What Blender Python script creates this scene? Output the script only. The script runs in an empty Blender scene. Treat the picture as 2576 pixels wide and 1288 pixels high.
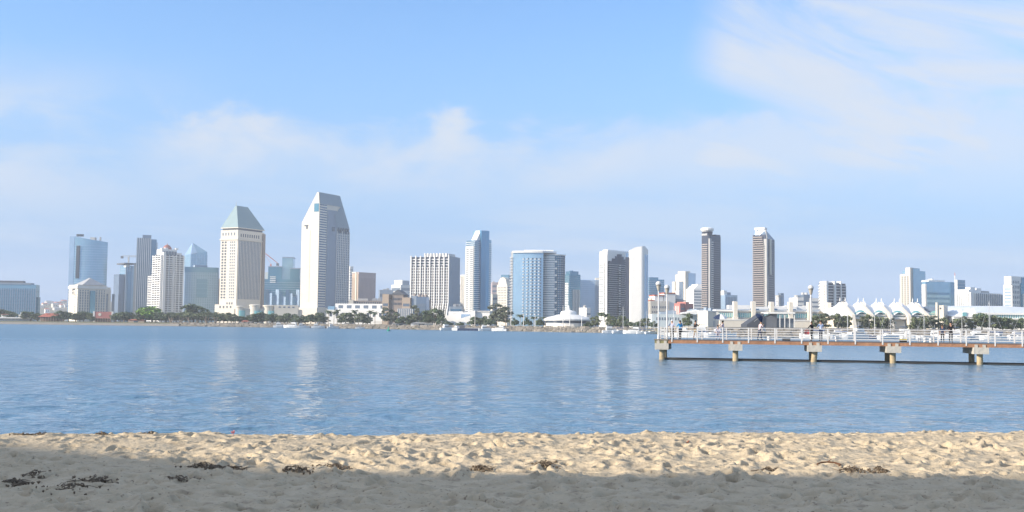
import bpy, math, random
import numpy as np
from mathutils import Vector, Matrix
rad = math.radians
sc = bpy.context.scene
col = sc.collection
rng = random.Random(7)

# ---------------------------------------------------------------- camera
F, CX, CY = 2836.0, 1288.0, 644.0      # focal length and centre in units of a 2576 x 1288 picture
EYE = Vector((0.0, 0.0, 3.0))
PITCH, ROLL = math.atan(174 / F), rad(0.6)
fw = Vector((0, math.cos(PITCH), math.sin(PITCH)))
r0, u0 = Vector((1, 0, 0)), Vector((0, -math.sin(PITCH), math.cos(PITCH)))
rt = r0 * math.cos(ROLL) + u0 * math.sin(ROLL)
up = u0 * math.cos(ROLL) - r0 * math.sin(ROLL)
cd = bpy.data.cameras.new('camera')
cam = bpy.data.objects.new('camera', cd)
col.objects.link(cam)
m = Matrix((rt, up, -fw)).transposed().to_4x4()
m.translation = EYE
cam.matrix_world = m
cd.sensor_width = 36.0
cd.lens = F / 2576 * 36
cd.clip_start, cd.clip_end = 0.1, 30000
sc.camera = cam

def ray(x, y):
    return fw * F + rt * (x - CX) - up * (y - CY)
def at(x, y, Y):
    """the point at depth Y (world y) that the photograph shows at x, y"""
    d = ray(x, y)
    return EYE + d * (Y / d.y)
def on_plane(x, y, z):
    d = ray(x, y)
    return EYE + d * ((z - EYE.z) / d.z)
def taz(x, y=720):
    d = ray(x, y)
    return d.x / d.y

# ---------------------------------------------------------------- materials
def nmat(name):
    mt = bpy.data.materials.new(name)
    mt.use_nodes = True
    nt = mt.node_tree
    return mt, nt, nt.nodes['Principled BSDF']
def M(name, c, rough=.8, metal=0.0, var=.12, scale=.35, spec=.3, bump=0, bscale=.3):
    mt, nt, b = nmat(name)
    b.inputs['Roughness'].default_value = rough
    b.inputs['Metallic'].default_value = metal
    b.inputs['Specular IOR Level'].default_value = spec
    tc = nt.nodes.new('ShaderNodeTexCoord')
    if var:
        n = nt.nodes.new('ShaderNodeTexNoise')
        n.inputs['Scale'].default_value = scale
        n.inputs['Detail'].default_value = 4
        nt.links.new(tc.outputs['Object'], n.inputs['Vector'])
        mx = nt.nodes.new('ShaderNodeMix'); mx.data_type = 'RGBA'
        mx.inputs[6].default_value = (*[v * (1 - var) for v in c], 1)
        mx.inputs[7].default_value = (*[min(1, v * (1 + var)) for v in c], 1)
        nt.links.new(n.outputs['Fac'], mx.inputs[0])
        nt.links.new(mx.outputs[2], b.inputs['Base Color'])
    else:
        b.inputs['Base Color'].default_value = (*c, 1)
    if bump:
        n2 = nt.nodes.new('ShaderNodeTexNoise')
        n2.inputs['Scale'].default_value = bscale
        n2.inputs['Detail'].default_value = 2
        nt.links.new(tc.outputs['Object'], n2.inputs['Vector'])
        bp = nt.nodes.new('ShaderNodeBump')
        bp.inputs['Strength'].default_value = bump
        bp.inputs['Distance'].default_value = .5
        nt.links.new(n2.outputs['Fac'], bp.inputs['Height'])
        nt.links.new(bp.outputs['Normal'], b.inputs['Normal'])
    return mt
def glass(name, c, metal=.55, rough=.14, bump=.12, bscale=.25):
    return M(name, c, rough, metal, .18, .12, .5, bump, bscale)

# ---------------------------------------------------------------- mesh helpers
class MB:
    def __init__(s):
        s.v, s.f = [], []
    def add(s, v, f):
        n = len(s.v)
        s.v += [tuple(p) for p in v]
        s.f += [tuple(i + n for i in q) for q in f]
        return s
    def box(s, x0, x1, y0, y1, z0, z1):
        return s.add([(x0, y0, z0), (x1, y0, z0), (x1, y1, z0), (x0, y1, z0), (x0, y0, z1), (x1, y0, z1), (x1, y1, z1), (x0, y1, z1)],
                     [(0, 3, 2, 1), (4, 5, 6, 7), (0, 1, 5, 4), (1, 2, 6, 5), (2, 3, 7, 6), (3, 0, 4, 7)])
    def prism(s, pts, z0, z1):
        n = len(pts)
        z0s = z0 if hasattr(z0, '__len__') else [z0] * n
        z1s = z1 if hasattr(z1, '__len__') else [z1] * n
        return s.add([(p[0], p[1], z0s[i]) for i, p in enumerate(pts)] + [(p[0], p[1], z1s[i]) for i, p in enumerate(pts)],
                     [tuple(reversed(range(n))), tuple(range(n, 2 * n))] + [(i, (i + 1) % n, n + (i + 1) % n, n + i) for i in range(n)])
    def tube(s, p0, p1, r0, r1=None, n=8):
        r1 = r0 if r1 is None else r1
        p0, p1 = Vector(p0), Vector(p1)
        d = (p1 - p0).normalized()
        a = d.orthogonal().normalized(); b = d.cross(a)
        vs = []
        for p, r in ((p0, r0), (p1, r1)):
            vs += [p + (a * math.cos(6.2832 * i / n) + b * math.sin(6.2832 * i / n)) * r for i in range(n)]
        return s.add(vs, [(i, (i + 1) % n, n + (i + 1) % n, n + i) for i in range(n)] + [tuple(reversed(range(n))), tuple(range(n, 2 * n))])
    def lathe(s, prof, c=(0, 0, 0), n=16):
        vs = []
        for r, z in prof:
            vs += [(c[0] + r * math.cos(6.2832 * i / n), c[1] + r * math.sin(6.2832 * i / n), c[2] + z) for i in range(n)]
        k = len(prof)
        fs = [(j * n + i, j * n + (i + 1) % n, (j + 1) * n + (i + 1) % n, (j + 1) * n + i) for j in range(k - 1) for i in range(n)]
        fs += [tuple(reversed(range(n))), tuple(range((k - 1) * n, k * n))]
        return s.add(vs, fs)
    def mesh(s, name, mat):
        me = bpy.data.meshes.new(name)
        me.from_pydata(s.v, [], s.f)
        me.update()
        if mat: me.materials.append(mat)
        return me
    def build(s, name, mat, parent=None, smooth=False, loc=None):
        me = s.mesh(name, mat)
        if smooth: me.shade_smooth()
        return link(name, me, parent, loc)
def link(name, data, parent=None, loc=None):
    o = bpy.data.objects.new(name, data)
    col.objects.link(o)
    if parent: o.parent = parent
    if loc: o.location = loc
    return o
def tag(o, label=None, cat=None, group=None, kind=None):
    if label: o['label'] = label
    if cat: o['category'] = cat
    if group: o['group'] = group
    if kind: o['kind'] = kind
    return o
def empty(name, label, cat, loc, rz=0, group=None):
    o = link(name, None, None, loc)
    o.rotation_euler = (0, 0, rz)
    o.empty_display_size = .5
    return tag(o, label, cat, group)
_kids = {}
def copy_tree(o, parent=None):
    c = o.copy(); col.objects.link(c)
    if parent: c.parent = parent
    for ch in list(o.children): copy_tree(ch, c)
    return c
_boxes = {}
def part_box(name, mat, parent, x0, x1, y0, y1, z0, z1):
    """a box part of a thing; equal boxes share their mesh"""
    k = (name, mat.name, round(x1 - x0, 2), round(y1 - y0, 2), round(z1 - z0, 2))
    me = _boxes.get(k)
    if me is None:
        me = _boxes[k] = MB().box(0, x1 - x0, 0, y1 - y0, 0, z1 - z0).mesh(name, mat)
    return link(name, me, parent, (x0, y0, z0))
def grid_mesh(name, X, Y, Z, mat):
    nr, nc = X.shape
    me = bpy.data.meshes.new(name)
    co = np.stack([X, Y, Z], -1).astype(np.float32).reshape(-1)
    i = np.arange(nr * nc).reshape(nr, nc)
    q = np.stack([i[:-1, :-1], i[:-1, 1:], i[1:, 1:], i[1:, :-1]], -1).reshape(-1, 4)
    me.vertices.add(nr * nc); me.vertices.foreach_set('co', co)
    me.loops.add(q.size); me.loops.foreach_set('vertex_index', q.reshape(-1).astype(np.int32))
    me.polygons.add(len(q)); me.polygons.foreach_set('loop_start', np.arange(0, q.size, 4, dtype=np.int32))
    me.update(calc_edges=True); me.validate()
    me.shade_smooth()
    me.materials.append(mat)
    return me
def vnoise(x, y, seed):
    """smooth value noise on the unit lattice"""
    xi, yi = np.floor(x).astype(np.int64), np.floor(y).astype(np.int64)
    fx, fy = x - xi, y - yi
    fx, fy = fx * fx * (3 - 2 * fx), fy * fy * (3 - 2 * fy)
    def h(a, b):
        n = (a * 374761393 + b * 668265263 + seed * 1442695041) & 0xffffffff
        n = ((n ^ (n >> 13)) * 1274126177) & 0xffffffff
        return ((n ^ (n >> 16)) & 0xffff) / 65535.0
    return (h(xi, yi) * (1 - fx) + h(xi + 1, yi) * fx) * (1 - fy) + (h(xi, yi + 1) * (1 - fx) + h(xi + 1, yi + 1) * fx) * fy

# ---------------------------------------------------------------- light and sky
SUN_EL, SUN_A = rad(22), rad(18)        # from the left and behind the camera
S = Vector((-math.cos(SUN_A) * math.cos(SUN_EL), -math.sin(SUN_A) * math.cos(SUN_EL), math.sin(SUN_EL)))
sl = bpy.data.lights.new('sun', 'SUN')
sl.energy, sl.angle, sl.color = 4.6, rad(.5), (1, .88, .72)
so = bpy.data.objects.new('sun', sl); col.objects.link(so)
so.rotation_euler = S.to_track_quat('Z', 'Y').to_euler()
w = bpy.data.worlds.new('World'); sc.world = w; w.use_nodes = True
nt = w.node_tree; N = nt.nodes; L = nt.links
N.clear()
def node(t, **k):
    n = N.new(t)
    for a, b in k.items(): setattr(n, a, b)
    return n
def mth(op, a, b=None, c=None, clamp=False):
    n = node('ShaderNodeMath', operation=op, use_clamp=clamp)
    for i, v in enumerate((a, b, c)):
        if v is None: continue
        if hasattr(v, 'links') or hasattr(v, 'is_linked'): L.new(v, n.inputs[i])
        else: n.inputs[i].default_value = v
    return n.outputs[0]
def sstep(v, lo, hi):
    n = node('ShaderNodeMapRange', interpolation_type='SMOOTHSTEP')
    L.new(v, n.inputs[0]); n.inputs[1].default_value = lo; n.inputs[2].default_value = hi
    return n.outputs[0]
def xyz(x, y, z=None):
    n = node('ShaderNodeCombineXYZ')
    for i, v in enumerate((x, y, z)):
        if v is None: continue
        if hasattr(v, 'is_linked'): L.new(v, n.inputs[i])
        else: n.inputs[i].default_value = v
    return n.outputs[0]
def noise(vec, scale, detail=5, rough=.55, dist=0.0):
    n = node('ShaderNodeTexNoise')
    L.new(vec, n.inputs['Vector'])
    n.inputs['Scale'].default_value = scale; n.inputs['Detail'].default_value = detail
    n.inputs['Roughness'].default_value = rough; n.inputs['Distortion'].default_value = dist
    return n.outputs['Fac']
SKY = .148
sky = node('ShaderNodeTexSky', sky_type='NISHITA', sun_disc=False)
sky.sun_elevation = SUN_EL
sky.sun_rotation = math.atan2(S.x, S.y)
sky.air_density, sky.dust_density, sky.ozone_density = 1.0, .6, 3.0
tc = node('ShaderNodeTexCoord')
sp = node('ShaderNodeSeparateXYZ'); L.new(tc.outputs['Generated'], sp.inputs[0])
az = mth('ARCTAN2', sp.outputs[0], sp.outputs[1])
el = mth('ARCSINE', sp.outputs[2])
# a lumpy bank of thin cloud between 6 and 11 degrees up, its upper rim uneven
bank = noise(xyz(mth('MULTIPLY', az, 8.0), mth('MULTIPLY', el, 17.0), 3.1), 1.0, 8, .58, .35)
lump = noise(xyz(mth('MULTIPLY', az, 8.5), 4.3, 0.0), 1.0, 3, .5)
top = mth('MULTIPLY_ADD', lump, .075, .150)
rim = sstep(mth('SUBTRACT', mth('MULTIPLY_ADD', mth('SUBTRACT', bank, .5), .10, top), el), -.004, .024)
under = sstep(el, .08, .155)
soft = sstep(bank, .32, .62)
span = mth('MULTIPLY', sstep(az, -.38, -.27), mth('SUBTRACT', 1.0, mth('MULTIPLY', sstep(az, .02, .14), .3)))
A = mth('MULTIPLY', mth('MULTIPLY', mth('MULTIPLY', rim, under), mth('MULTIPLY_ADD', soft, .60, .40)), span)
# streaky veil low down
st = noise(xyz(mth('MULTIPLY', az, 3.2), mth('MULTIPLY', mth('MULTIPLY_ADD', az, .07, el), 24.0), 9.0), 1.0, 7, .58, .4)
B = mth('MULTIPLY', mth('MULTIPLY', mth('MULTIPLY_ADD', sstep(st, .44, .66), .85, .10), mth('MULTIPLY', sstep(el, .0, .05), mth('SUBTRACT', 1.0, sstep(el, .12, .19)))), .46)
# broad cirrus high on the right, combed down to the right
ca = mth('MULTIPLY_ADD', az, .30, el)
ci = noise(xyz(mth('MULTIPLY', mth('MULTIPLY_ADD', el, -.30, az), 3.4), mth('MULTIPLY', ca, 17.0), 5.2), 1.0, 9, .6, .7)
cm = mth('MULTIPLY', sstep(mth('MULTIPLY_ADD', el, -.25, az), .085, .14), sstep(el, .10, .15))
up_ = mth('ADD', mth('MULTIPLY', az, -.20), .345)                  # clear blue above this line at the far right
cut = sstep(mth('SUBTRACT', mth('MULTIPLY_ADD', mth('SUBTRACT', ci, .5), .06, up_), el), -.01, .02)
lo_ = mth('ADD', mth('MULTIPLY', az, -.42), .272)                 # a clear gap under the main plume
gap = sstep(mth('ABSOLUTE', mth('SUBTRACT', mth('MULTIPLY_ADD', mth('SUBTRACT', ci, .5), .05, el), lo_)), .006, .035)
gap = mth('MAXIMUM', gap, sstep(az, .18, .30))
Cc = mth('MULTIPLY', mth('MULTIPLY', mth('MULTIPLY_ADD', sstep(ci, .31, .57), .86, .14), mth('MULTIPLY_ADD', cut, .9, .06)), mth('MULTIPLY', cm, gap))
# soft veil on the left
lm = mth('MULTIPLY', mth('SUBTRACT', 1.0, sstep(az, -.44, -.2)), mth('MULTIPLY', sstep(el, .05, .12), mth('SUBTRACT', 1.0, sstep(mth('MULTIPLY_ADD', bank, .06, el), .20, .27))))
D = mth('MULTIPLY', lm, mth('MULTIPLY_ADD', sstep(bank, .38, .62), .62, .10))
# bright thin cloud out of view overhead, added to lighten the shaded sand
wi = noise(xyz(mth('MULTIPLY', az, 2.2), mth('MULTIPLY', el, 4.0), 1.4), 1.0, 6, .6, .8)
E_ = mth('MULTIPLY', sstep(wi, .3, .6), mth('MULTIPLY', sstep(el, .34, .62), .8))
mx = mth('MAXIMUM', mth('MAXIMUM', A, B), mth('MAXIMUM', Cc, D))
fac = mth('MULTIPLY', mth('MAXIMUM', mx, E_), .95, None, True)
bgs = node('ShaderNodeBackground'); bgs.inputs['Strength'].default_value = SKY
hs = node('ShaderNodeHueSaturation'); hs.inputs['Saturation'].default_value = 1.12
tn = node('ShaderNodeMix', data_type='RGBA', blend_type='MULTIPLY'); tn.inputs[0].default_value = 1; tn.inputs[7].default_value = (.92, .93, 1, 1)
L.new(sky.outputs[0], hs.inputs['Color']); L.new(hs.outputs[0], tn.inputs[6]); L.new(tn.outputs[2], bgs.inputs['Color'])
bgc = node('ShaderNodeBackground')
cc = node('ShaderNodeMix', data_type='RGBA')
L.new(st, cc.inputs[0])
cc.inputs[6].default_value = (.445, .46, .505, 1); cc.inputs[7].default_value = (.375, .44, .52, 1)
L.new(cc.outputs[2], bgc.inputs['Color']); L.new(mth('MULTIPLY_ADD', sstep(el, .32, .8), .22, 1.0), bgc.inputs['Strength'])
# the air thickens to a pale blue towards the horizon
bgh = node('ShaderNodeBackground'); bgh.inputs['Color'].default_value = (.150, .275, .49, 1)
ah = mth('MULTIPLY', mth('SUBTRACT', 1.0, sstep(el, .0, .32)), .95)
mh = node('ShaderNodeMixShader'); L.new(ah, mh.inputs[0]); L.new(bgs.outputs[0], mh.inputs[1]); L.new(bgh.outputs[0], mh.inputs[2])
ms = node('ShaderNodeMixShader'); L.new(fac, ms.inputs[0]); L.new(mh.outputs[0], ms.inputs[1]); L.new(bgc.outputs[0], ms.inputs[2])
ow = node('ShaderNodeOutputWorld'); L.new(ms.outputs[0], ow.inputs['Surface'])
sc.view_settings.view_transform = 'Standard'; sc.view_settings.look = 'None'
sc.view_settings.exposure = .80; sc.view_settings.gamma = 1
sc.cycles.use_denoising = True
sc.cycles.max_bounces = 6; sc.cycles.diffuse_bounces = 2; sc.cycles.glossy_bounces = 3
sc.cycles.volume_bounces = 0
sc.cycles.sample_clamp_indirect = 6
# ---------------------------------------------------------------- haze
hm = bpy.data.materials.new('haze'); hm.use_nodes = True
hm.node_tree.nodes.clear()
pv = hm.node_tree.nodes.new('ShaderNodeVolumePrincipled')
pv.inputs['Color'].default_value = (.86, .92, 1, 1)
pv.inputs['Density'].default_value = .00019
ho = hm.node_tree.nodes.new('ShaderNodeOutputMaterial')
hm.node_tree.links.new(pv.outputs[0], ho.inputs['Volume'])
hz = MB().box(-3900, 3900, -420, 4300, -6, 190).build('haze', hm)
tag(hz, 'pale sea haze lying over the bay and the city', 'haze', kind='stuff')

# ---------------------------------------------------------------- water
wm, wnt, wb = nmat('bay_water')
wb.inputs['Base Color'].default_value = (.088, .178, .255, 1)
wg = wnt.nodes.new('ShaderNodeNewGeometry'); wl = wnt.nodes.new('ShaderNodeVectorMath'); wl.operation = 'LENGTH'
wnt.links.new(wg.outputs['Position'], wl.inputs[0])
wr = wnt.nodes.new('ShaderNodeMapRange'); wr.inputs[1].default_value = 40; wr.inputs[2].default_value = 220; wr.inputs[3].default_value = .04; wr.inputs[4].default_value = .32
wnt.links.new(wl.outputs['Value'], wr.inputs[0]); wnt.links.new(wr.outputs[0], wb.inputs['Roughness'])
wb.inputs['IOR'].default_value = 1.33
wtc = wnt.nodes.new('ShaderNodeTexCoord')
def wn(scale, stretch, det=3):
    mp = wnt.nodes.new('ShaderNodeMapping'); mp.inputs['Scale'].default_value = (stretch, 1, 1)
    mp.inputs['Rotation'].default_value = (0, 0, .15)
    wnt.links.new(wtc.outputs['Object'], mp.inputs[0])
    n = wnt.nodes.new('ShaderNodeTexNoise'); n.inputs['Scale'].default_value = scale; n.inputs['Detail'].default_value = det
    wnt.links.new(mp.outputs[0], n.inputs['Vector'])
    return n.outputs['Fac']
b1 = wnt.nodes.new('ShaderNodeBump'); b1.inputs['Strength'].default_value = .55; b1.inputs['Distance'].default_value = .25
b2 = wnt.nodes.new('ShaderNodeBump'); b2.inputs['Strength'].default_value = .6; b2.inputs['Distance'].default_value = .7
wnt.links.new(wn(3.0, .8, 5), b1.inputs['Height'])
wnt.links.new(wn(.33, .8, 4), b2.inputs['Height'])
wnt.links.new(b2.outputs['Normal'], b1.inputs['Normal'])
wnt.links.new(b1.outputs['Normal'], wb.inputs['Normal'])
na, nr = 720, 860
rr = 23 * (620 / 23) ** (np.arange(nr) / (nr - 1))
rr = np.concatenate([rr, [1000, 1600, 2600]])
aa = np.linspace(rad(-34), rad(34), na)
aa = np.concatenate([[rad(-75), rad(-60), rad(-48), rad(-40)], aa, [rad(40), rad(48), rad(60), rad(75)]])
R_, A_ = np.meshgrid(rr, aa, indexing='ij')
WX, WY = R_ * np.sin(A_), R_ * np.cos(A_)
WZ = np.zeros_like(WX)
r2 = np.random.RandomState(3)
step = R_ * .0039
calm = .45 + .75 * vnoise(WX / 14 + 3, WY / 26, 5) + .5 * vnoise(WX / 60, WY / 90 + 7, 6)
for k in range(64):
    lam = .28 * (3.6 / .28) ** r2.rand()
    th = rad(-95) + r2.randn() * .85
    amp = .0070 * lam ** .70
    ph = r2.rand() * 6.28
    kx, ky = math.cos(th) * 6.2832 / lam, math.sin(th) * 6.2832 / lam
    att = np.clip((lam / step - 3) / 4, 0, 1)
    p = kx * WX + ky * WY + ph
    WZ += amp * att * (np.sin(p) + .25 * np.sin(2 * p + 1.57)) * .42
WZ *= calm
WZ[-3:] = 0
wo = link('water', grid_mesh('water', WX, WY, WZ, wm)); tag(wo, kind='structure')

# ---------------------------------------------------------------- beach
sm, snt, sb = nmat('beach_sand')
sb.inputs['Roughness'].default_value = .95; sb.inputs['Specular IOR Level'].default_value = .1
stc = snt.nodes.new('ShaderNodeTexCoord')
def sn(scale, det=5):
    n = snt.nodes.new('ShaderNodeTexNoise'); n.inputs['Scale'].default_value = scale; n.inputs['Detail'].default_value = det
    snt.links.new(stc.outputs['Object'], n.inputs['Vector']); return n.outputs['Fac']
m1 = snt.nodes.new('ShaderNodeMix'); m1.data_type = 'RGBA'
m1.inputs[6].default_value = (.345, .28, .19, 1); m1.inputs[7].default_value = (.585, .49, .35, 1)
snt.links.new(sn(4.2, 9), m1.inputs[0])
r1 = snt.nodes.new('ShaderNodeMapRange'); r1.inputs[1].default_value = .57; r1.inputs[2].default_value = .72
r1.inputs[4].default_value = .55
snt.links.new(sn(5.5, 6), r1.inputs[0])
m2 = snt.nodes.new('ShaderNodeMix'); m2.data_type = 'RGBA'
m2.inputs[7].default_value = (.20, .155, .11, 1)
snt.links.new(r1.outputs[0], m2.inputs[0]); snt.links.new(m1.outputs[2], m2.inputs[6])
r4 = snt.nodes.new('ShaderNodeMapRange'); r4.inputs[1].default_value = .62; r4.inputs[2].default_value = .70; r4.inputs[4].default_value = .7
snt.links.new(sn(26, 3), r4.inputs[0])
m3 = snt.nodes.new('ShaderNodeMix'); m3.data_type = 'RGBA'; m3.inputs[7].default_value = (.14, .105, .075, 1)
snt.links.new(r4.outputs[0], m3.inputs[0]); snt.links.new(m2.outputs[2], m3.inputs[6])
snt.links.new(m3.outputs[2], sb.inputs['Base Color'])
sbp = snt.nodes.new('ShaderNodeBump'); sbp.inputs['Strength'].default_value = .7; sbp.inputs['Distance'].default_value = .04
snt.links.new(sn(14, 6), sbp.inputs['Height']); snt.links.new(sbp.outputs['Normal'], sb.inputs['Normal'])
def crest(x):
    return 17.0 + .155 * x
def sand_base(x, y):
    d = y - crest(x)
    return 1.40 - .17 * np.log1p(np.exp(np.clip(d * 2.2, -40, 40))) / 2.2 + .018 * np.maximum(0, 12 - y) * 0
def sand_z(x, y):
    z = sand_base(x, y)
    z = z + .06 * (vnoise(x / 2.3, y / 2.3, 11) - .5) + .032 * (.5 - np.abs(vnoise(x / .8 + 9, y / .7, 12) - .5) * 2)
    z = z + .034 * (.5 - np.abs(vnoise(x / .36, y / .34, 13) - .5) * 2) + .022 * (vnoise(x / .13, y / .13, 14) - .5)
    return z
ys = np.concatenate([np.arange(-40, 5, 3.0), np.arange(5, 9.2, .06), np.arange(9.2, 21.5, .02), np.arange(21.5, 45, .5)])
cols = np.concatenate([[-80, -40, -20, -12], np.linspace(-1, 1, 860), [12, 20, 40, 80]])
SX = np.zeros((len(ys), len(cols))); SY = np.zeros_like(SX)
for i, y in enumerate(ys):
    hw = max(6.0, .70 * max(y, 0) + 1.0)
    c = np.where(np.abs(cols) <= 1, cols * hw, np.sign(cols) * (hw + np.abs(cols) - 11.5))
    SX[i] = c; SY[i] = y
SZ = sand_z(SX, SY)
# footprints and scuffs pressed into the sand: a pit with a pushed-up rim
r3 = np.random.RandomState(21)
for k in range(2700):
    y = 8.5 + r3.rand() * 12
    x = (r3.rand() * 2 - 1) * (.62 * y)
    a, b = .05 + .09 * r3.rand() ** 2, .045 + .05 * r3.rand()
    dep = .025 + .06 * r3.rand() ** 1.3
    th = r3.rand() * 3.14
    i0, i1 = np.searchsorted(ys, [y - .45, y + .45])
    hw = max(6.0, .70 * y + 1.0)
    j0, j1 = (np.clip(np.searchsorted(cols, [(x - .45) / hw, (x + .45) / hw]), 4, len(cols) - 4))
    if j1 <= j0: continue
    dx, dy = SX[i0:i1, j0:j1] - x, SY[i0:i1, j0:j1] - y
    p, q = (dx * math.cos(th) + dy * math.sin(th)) / a, (-dx * math.sin(th) + dy * math.cos(th)) / b
    r = p * p + q * q
    SZ[i0:i1, j0:j1] += dep * (-np.exp(-r * r * 1.3) + .35 * np.exp(-(np.sqrt(r) - 1.45) ** 2 * 3.0))
bo = link('beach', grid_mesh('beach', SX, SY, SZ, sm)); tag(bo, kind='structure')
def sand_at(x, y):
    """the point of the sand that the photograph shows at x, y"""
    d = ray(x, y); t0 = None
    for i in range(600):
        t = (6 + i * .03) / d.y
        p = EYE + d * t
        if p.z <= float(sand_z(np.array([p.x]), np.array([p.y]))[0]): return p
    return on_plane(x, y, 1.4)

# ---------------------------------------------------------------- far shore
SHORE = [(-900, 850), (-200, 832), (0, 818), (400, 760), (900, 655), (1350, 540), (1640, 470), (1664, 455), (1690, 372), (1760, 352), (2576, 372), (3000, 380), (3500, 390)]
def shore_Y(x):
    for (a, b), (c, d) in zip(SHORE, SHORE[1:]):
        if a <= x <= c: return b + (d - b) * (x - a) / (c - a)
    return SHORE[0][1] if x < SHORE[0][0] else SHORE[-1][1]
GZ = 2.2
def gp(x, back=0.0, z=GZ):
    """ground point at photo column x, `back` metres behind the far waterline"""
    Y = shore_Y(x) + back
    t = taz(x, 815)
    return Vector((t * Y, Y, z))
gm = M('shore_ground', (.11, .115, .075), .95, 0, .35, .02)
xs = list(range(-900, 3501, 50))
v, f = [], []
for x in xs:
    for bk, z in ((0, -.6), (2.5, .7), (7, GZ), (200, GZ + .2), (3300, GZ + .3)):
        p = gp(x, bk, z); v.append((p.x, p.y + (rng.random() * 1.5 if bk < 5 else 0), z))
for i in range(len(xs) - 1):
    for j in range(4):
        a = i * 5 + j; f.append((a, a + 5, a + 6, a + 1))
g = MB().add(v, f).build('ground', gm); tag(g, kind='structure')
# boulders of the sea defence
rk = MB()
for i in range(3600):
    x = rng.choice((rng.uniform(430, 1660), rng.uniform(1660, 2700)))
    bk = rng.uniform(0, 6.5)
    p = gp(x, bk, 0); r = rng.uniform(.35, .95)
    z = -.4 + bk * .4
    vs = [(p.x + r * rng.uniform(.7, 1.3) * dx, p.y + r * rng.uniform(.7, 1.2) * dy, z + r * rng.uniform(.6, 1) * dz) for dx in (-1, 1) for dy in (-1, 1) for dz in (-1, 1)]
    rk.add(vs, [(0, 1, 3, 2), (4, 6, 7, 5), (0, 4, 5, 1), (2, 3, 7, 6), (0, 2, 6, 4), (1, 5, 7, 3)])
ro = rk.build('boulders', M('boulder', (.31, .28, .235), .9, 0, .45, .6))
tag(ro, 'grey brown boulders heaped along the far waterline', 'boulders', kind='stuff')
# sea wall at the far left
sw = MB()
for a, b in zip(range(-300, 430, 30), range(-270, 460, 30)):
    p, q = gp(a, -1.2), gp(b, -1.2)
    sw.add([(p.x, p.y, -1), (q.x, q.y, -1), (q.x, q.y + 1.2, -1), (p.x, p.y + 1.2, -1), (p.x, p.y, 1.5), (q.x, q.y, 1.5), (q.x, q.y + 1.2, 1.5), (p.x, p.y + 1.2, 1.5)],
           [(0, 1, 5, 4), (4, 5, 6, 7), (3, 7, 6, 2)])
o = sw.build('sea_wall', M('sea_wall_concrete', (.20, .19, .18), .9, 0, .2, .1))
tag(o, 'long low pale concrete quay wall at the waterline below the red roofed pavilions', 'wall')
# low hills far behind the city
hx = np.linspace(-2600, 2600, 60); hy = np.linspace(2300, 3700, 16)
HX, HY = np.meshgrid(hx, hy)
HZ = GZ + (30 * vnoise(HX / 420 + 2, HY / 600, 4) + 12 + 26 * np.exp(-((HX + 1000) / 260) ** 2)) * np.clip((HY - 2300) / 420, 0, 1)
h = link('hills', grid_mesh('hills', HX, HY, HZ, M('hill_scrub', (.16, .15, .11), .95, 0, .4, .01))); tag(h, kind='structure')
def hill_z(x, y):
    X, Y = np.array([x]), np.array([y])
    return float((GZ + (30 * vnoise(X / 420 + 2, Y / 600, 4) + 12 + 26 * np.exp(-((X + 1000) / 260) ** 2)) * np.clip((Y - 2300) / 420, 0, 1))[0])
# unseen block behind the viewer, shaped to cast the shadow over the near sand
bb = empty('sand_shading_block', 'unseen plain stucco block with a steep end roof, added behind the viewer to shade the sand', 'building', (-44, -2, 1.2), 0)
part_box('wall', M('shading_block_stucco', (.5, .45, .38), .9), bb, -16, 24, -14, 0, -2, 18.8)  # body of the added shading block
MB().prism([(-16, -9), (-3, -9), (-3, -.02), (-16, -.02)], [18.8] * 4, [22.6, 19.1, 19.1, 22.6]).build('roof', M('shading_block_tile', (.35, .2, .15), .9), bb)  # end roof of the added shading block
for i in range(7):
    part_box('roof_unit', M('shading_block_metal', (.4, .4, .4), .6) if i == 0 else bpy.data.materials['shading_block_metal'], bb, -1.5 + i * 3.1, -.2 + i * 3.1 + rng.random(), -4, -.6, 18.8, 18.95 + .35 * rng.random())
for fl in range(5):
    for i in range(6):
        part_box('window', M('shading_block_pane', (.04, .05, .06), .2) if fl + i == 0 else bpy.data.materials['shading_block_pane'], bb, -14 + i * 6, -11 + i * 6, 0, .05, 1.2 + fl * 3.5, 3 + fl * 3.5)  # panes on the added shading block
# ---------------------------------------------------------------- city materials
cream = M('cream_stone', (.60, .54, .44)); palecream = M('pale_cream_stone', (.66, .61, .52))
white = M('white_render', (.78, .77, .74), .8, 0, .05); offwhite = M('offwhite_render', (.66, .65, .62))
tan = M('tan_stone', (.47, .37, .28)); pink = M('rose_brown_stone', (.47, .38, .37)); brown = M('brown_stone', (.29, .24, .21))
grey = M('grey_concrete', (.42, .42, .41)); darkgrey = M('dark_grey_cladding', (.12, .13, .15)); bluegrey = M('blue_grey_cladding', (.27, .33, .40))
roofblue = M('blue_green_copper_roof', (.20, .29, .315), .6, 0, .1, .2); roofgrey = M('grey_roofing', (.34, .35, .36))
red = M('red_tile_roof', (.40, .13, .09)); redwall = M('brick_red_wall', (.42, .17, .15))
gblue = glass('blue_mirror_glass', (.28, .46, .58)); gpale = glass('pale_blue_glass', (.42, .56, .70), .5, .2)
gdeep = glass('deep_blue_glass', (.12, .26, .38), .5); gdark = glass('dark_glass', (.05, .062, .095), .3, .2)
gteal = glass('teal_glass', (.10, .27, .37), .5); ggrey = glass('grey_blue_glass', (.17, .23, .31), .4, .2)
gwin = M('window_glass', (.07, .09, .12), .15, .1, .3, .8, .6); gwin2 = M('grey_window_glass', (.16, .20, .25), .2, .2, .3, .8, .6)  # the second glass is a lighter grey blue
tealwin = M('teal_window_glass', (.20, .48, .50), .25, .2, .3, .1, .6)
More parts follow.
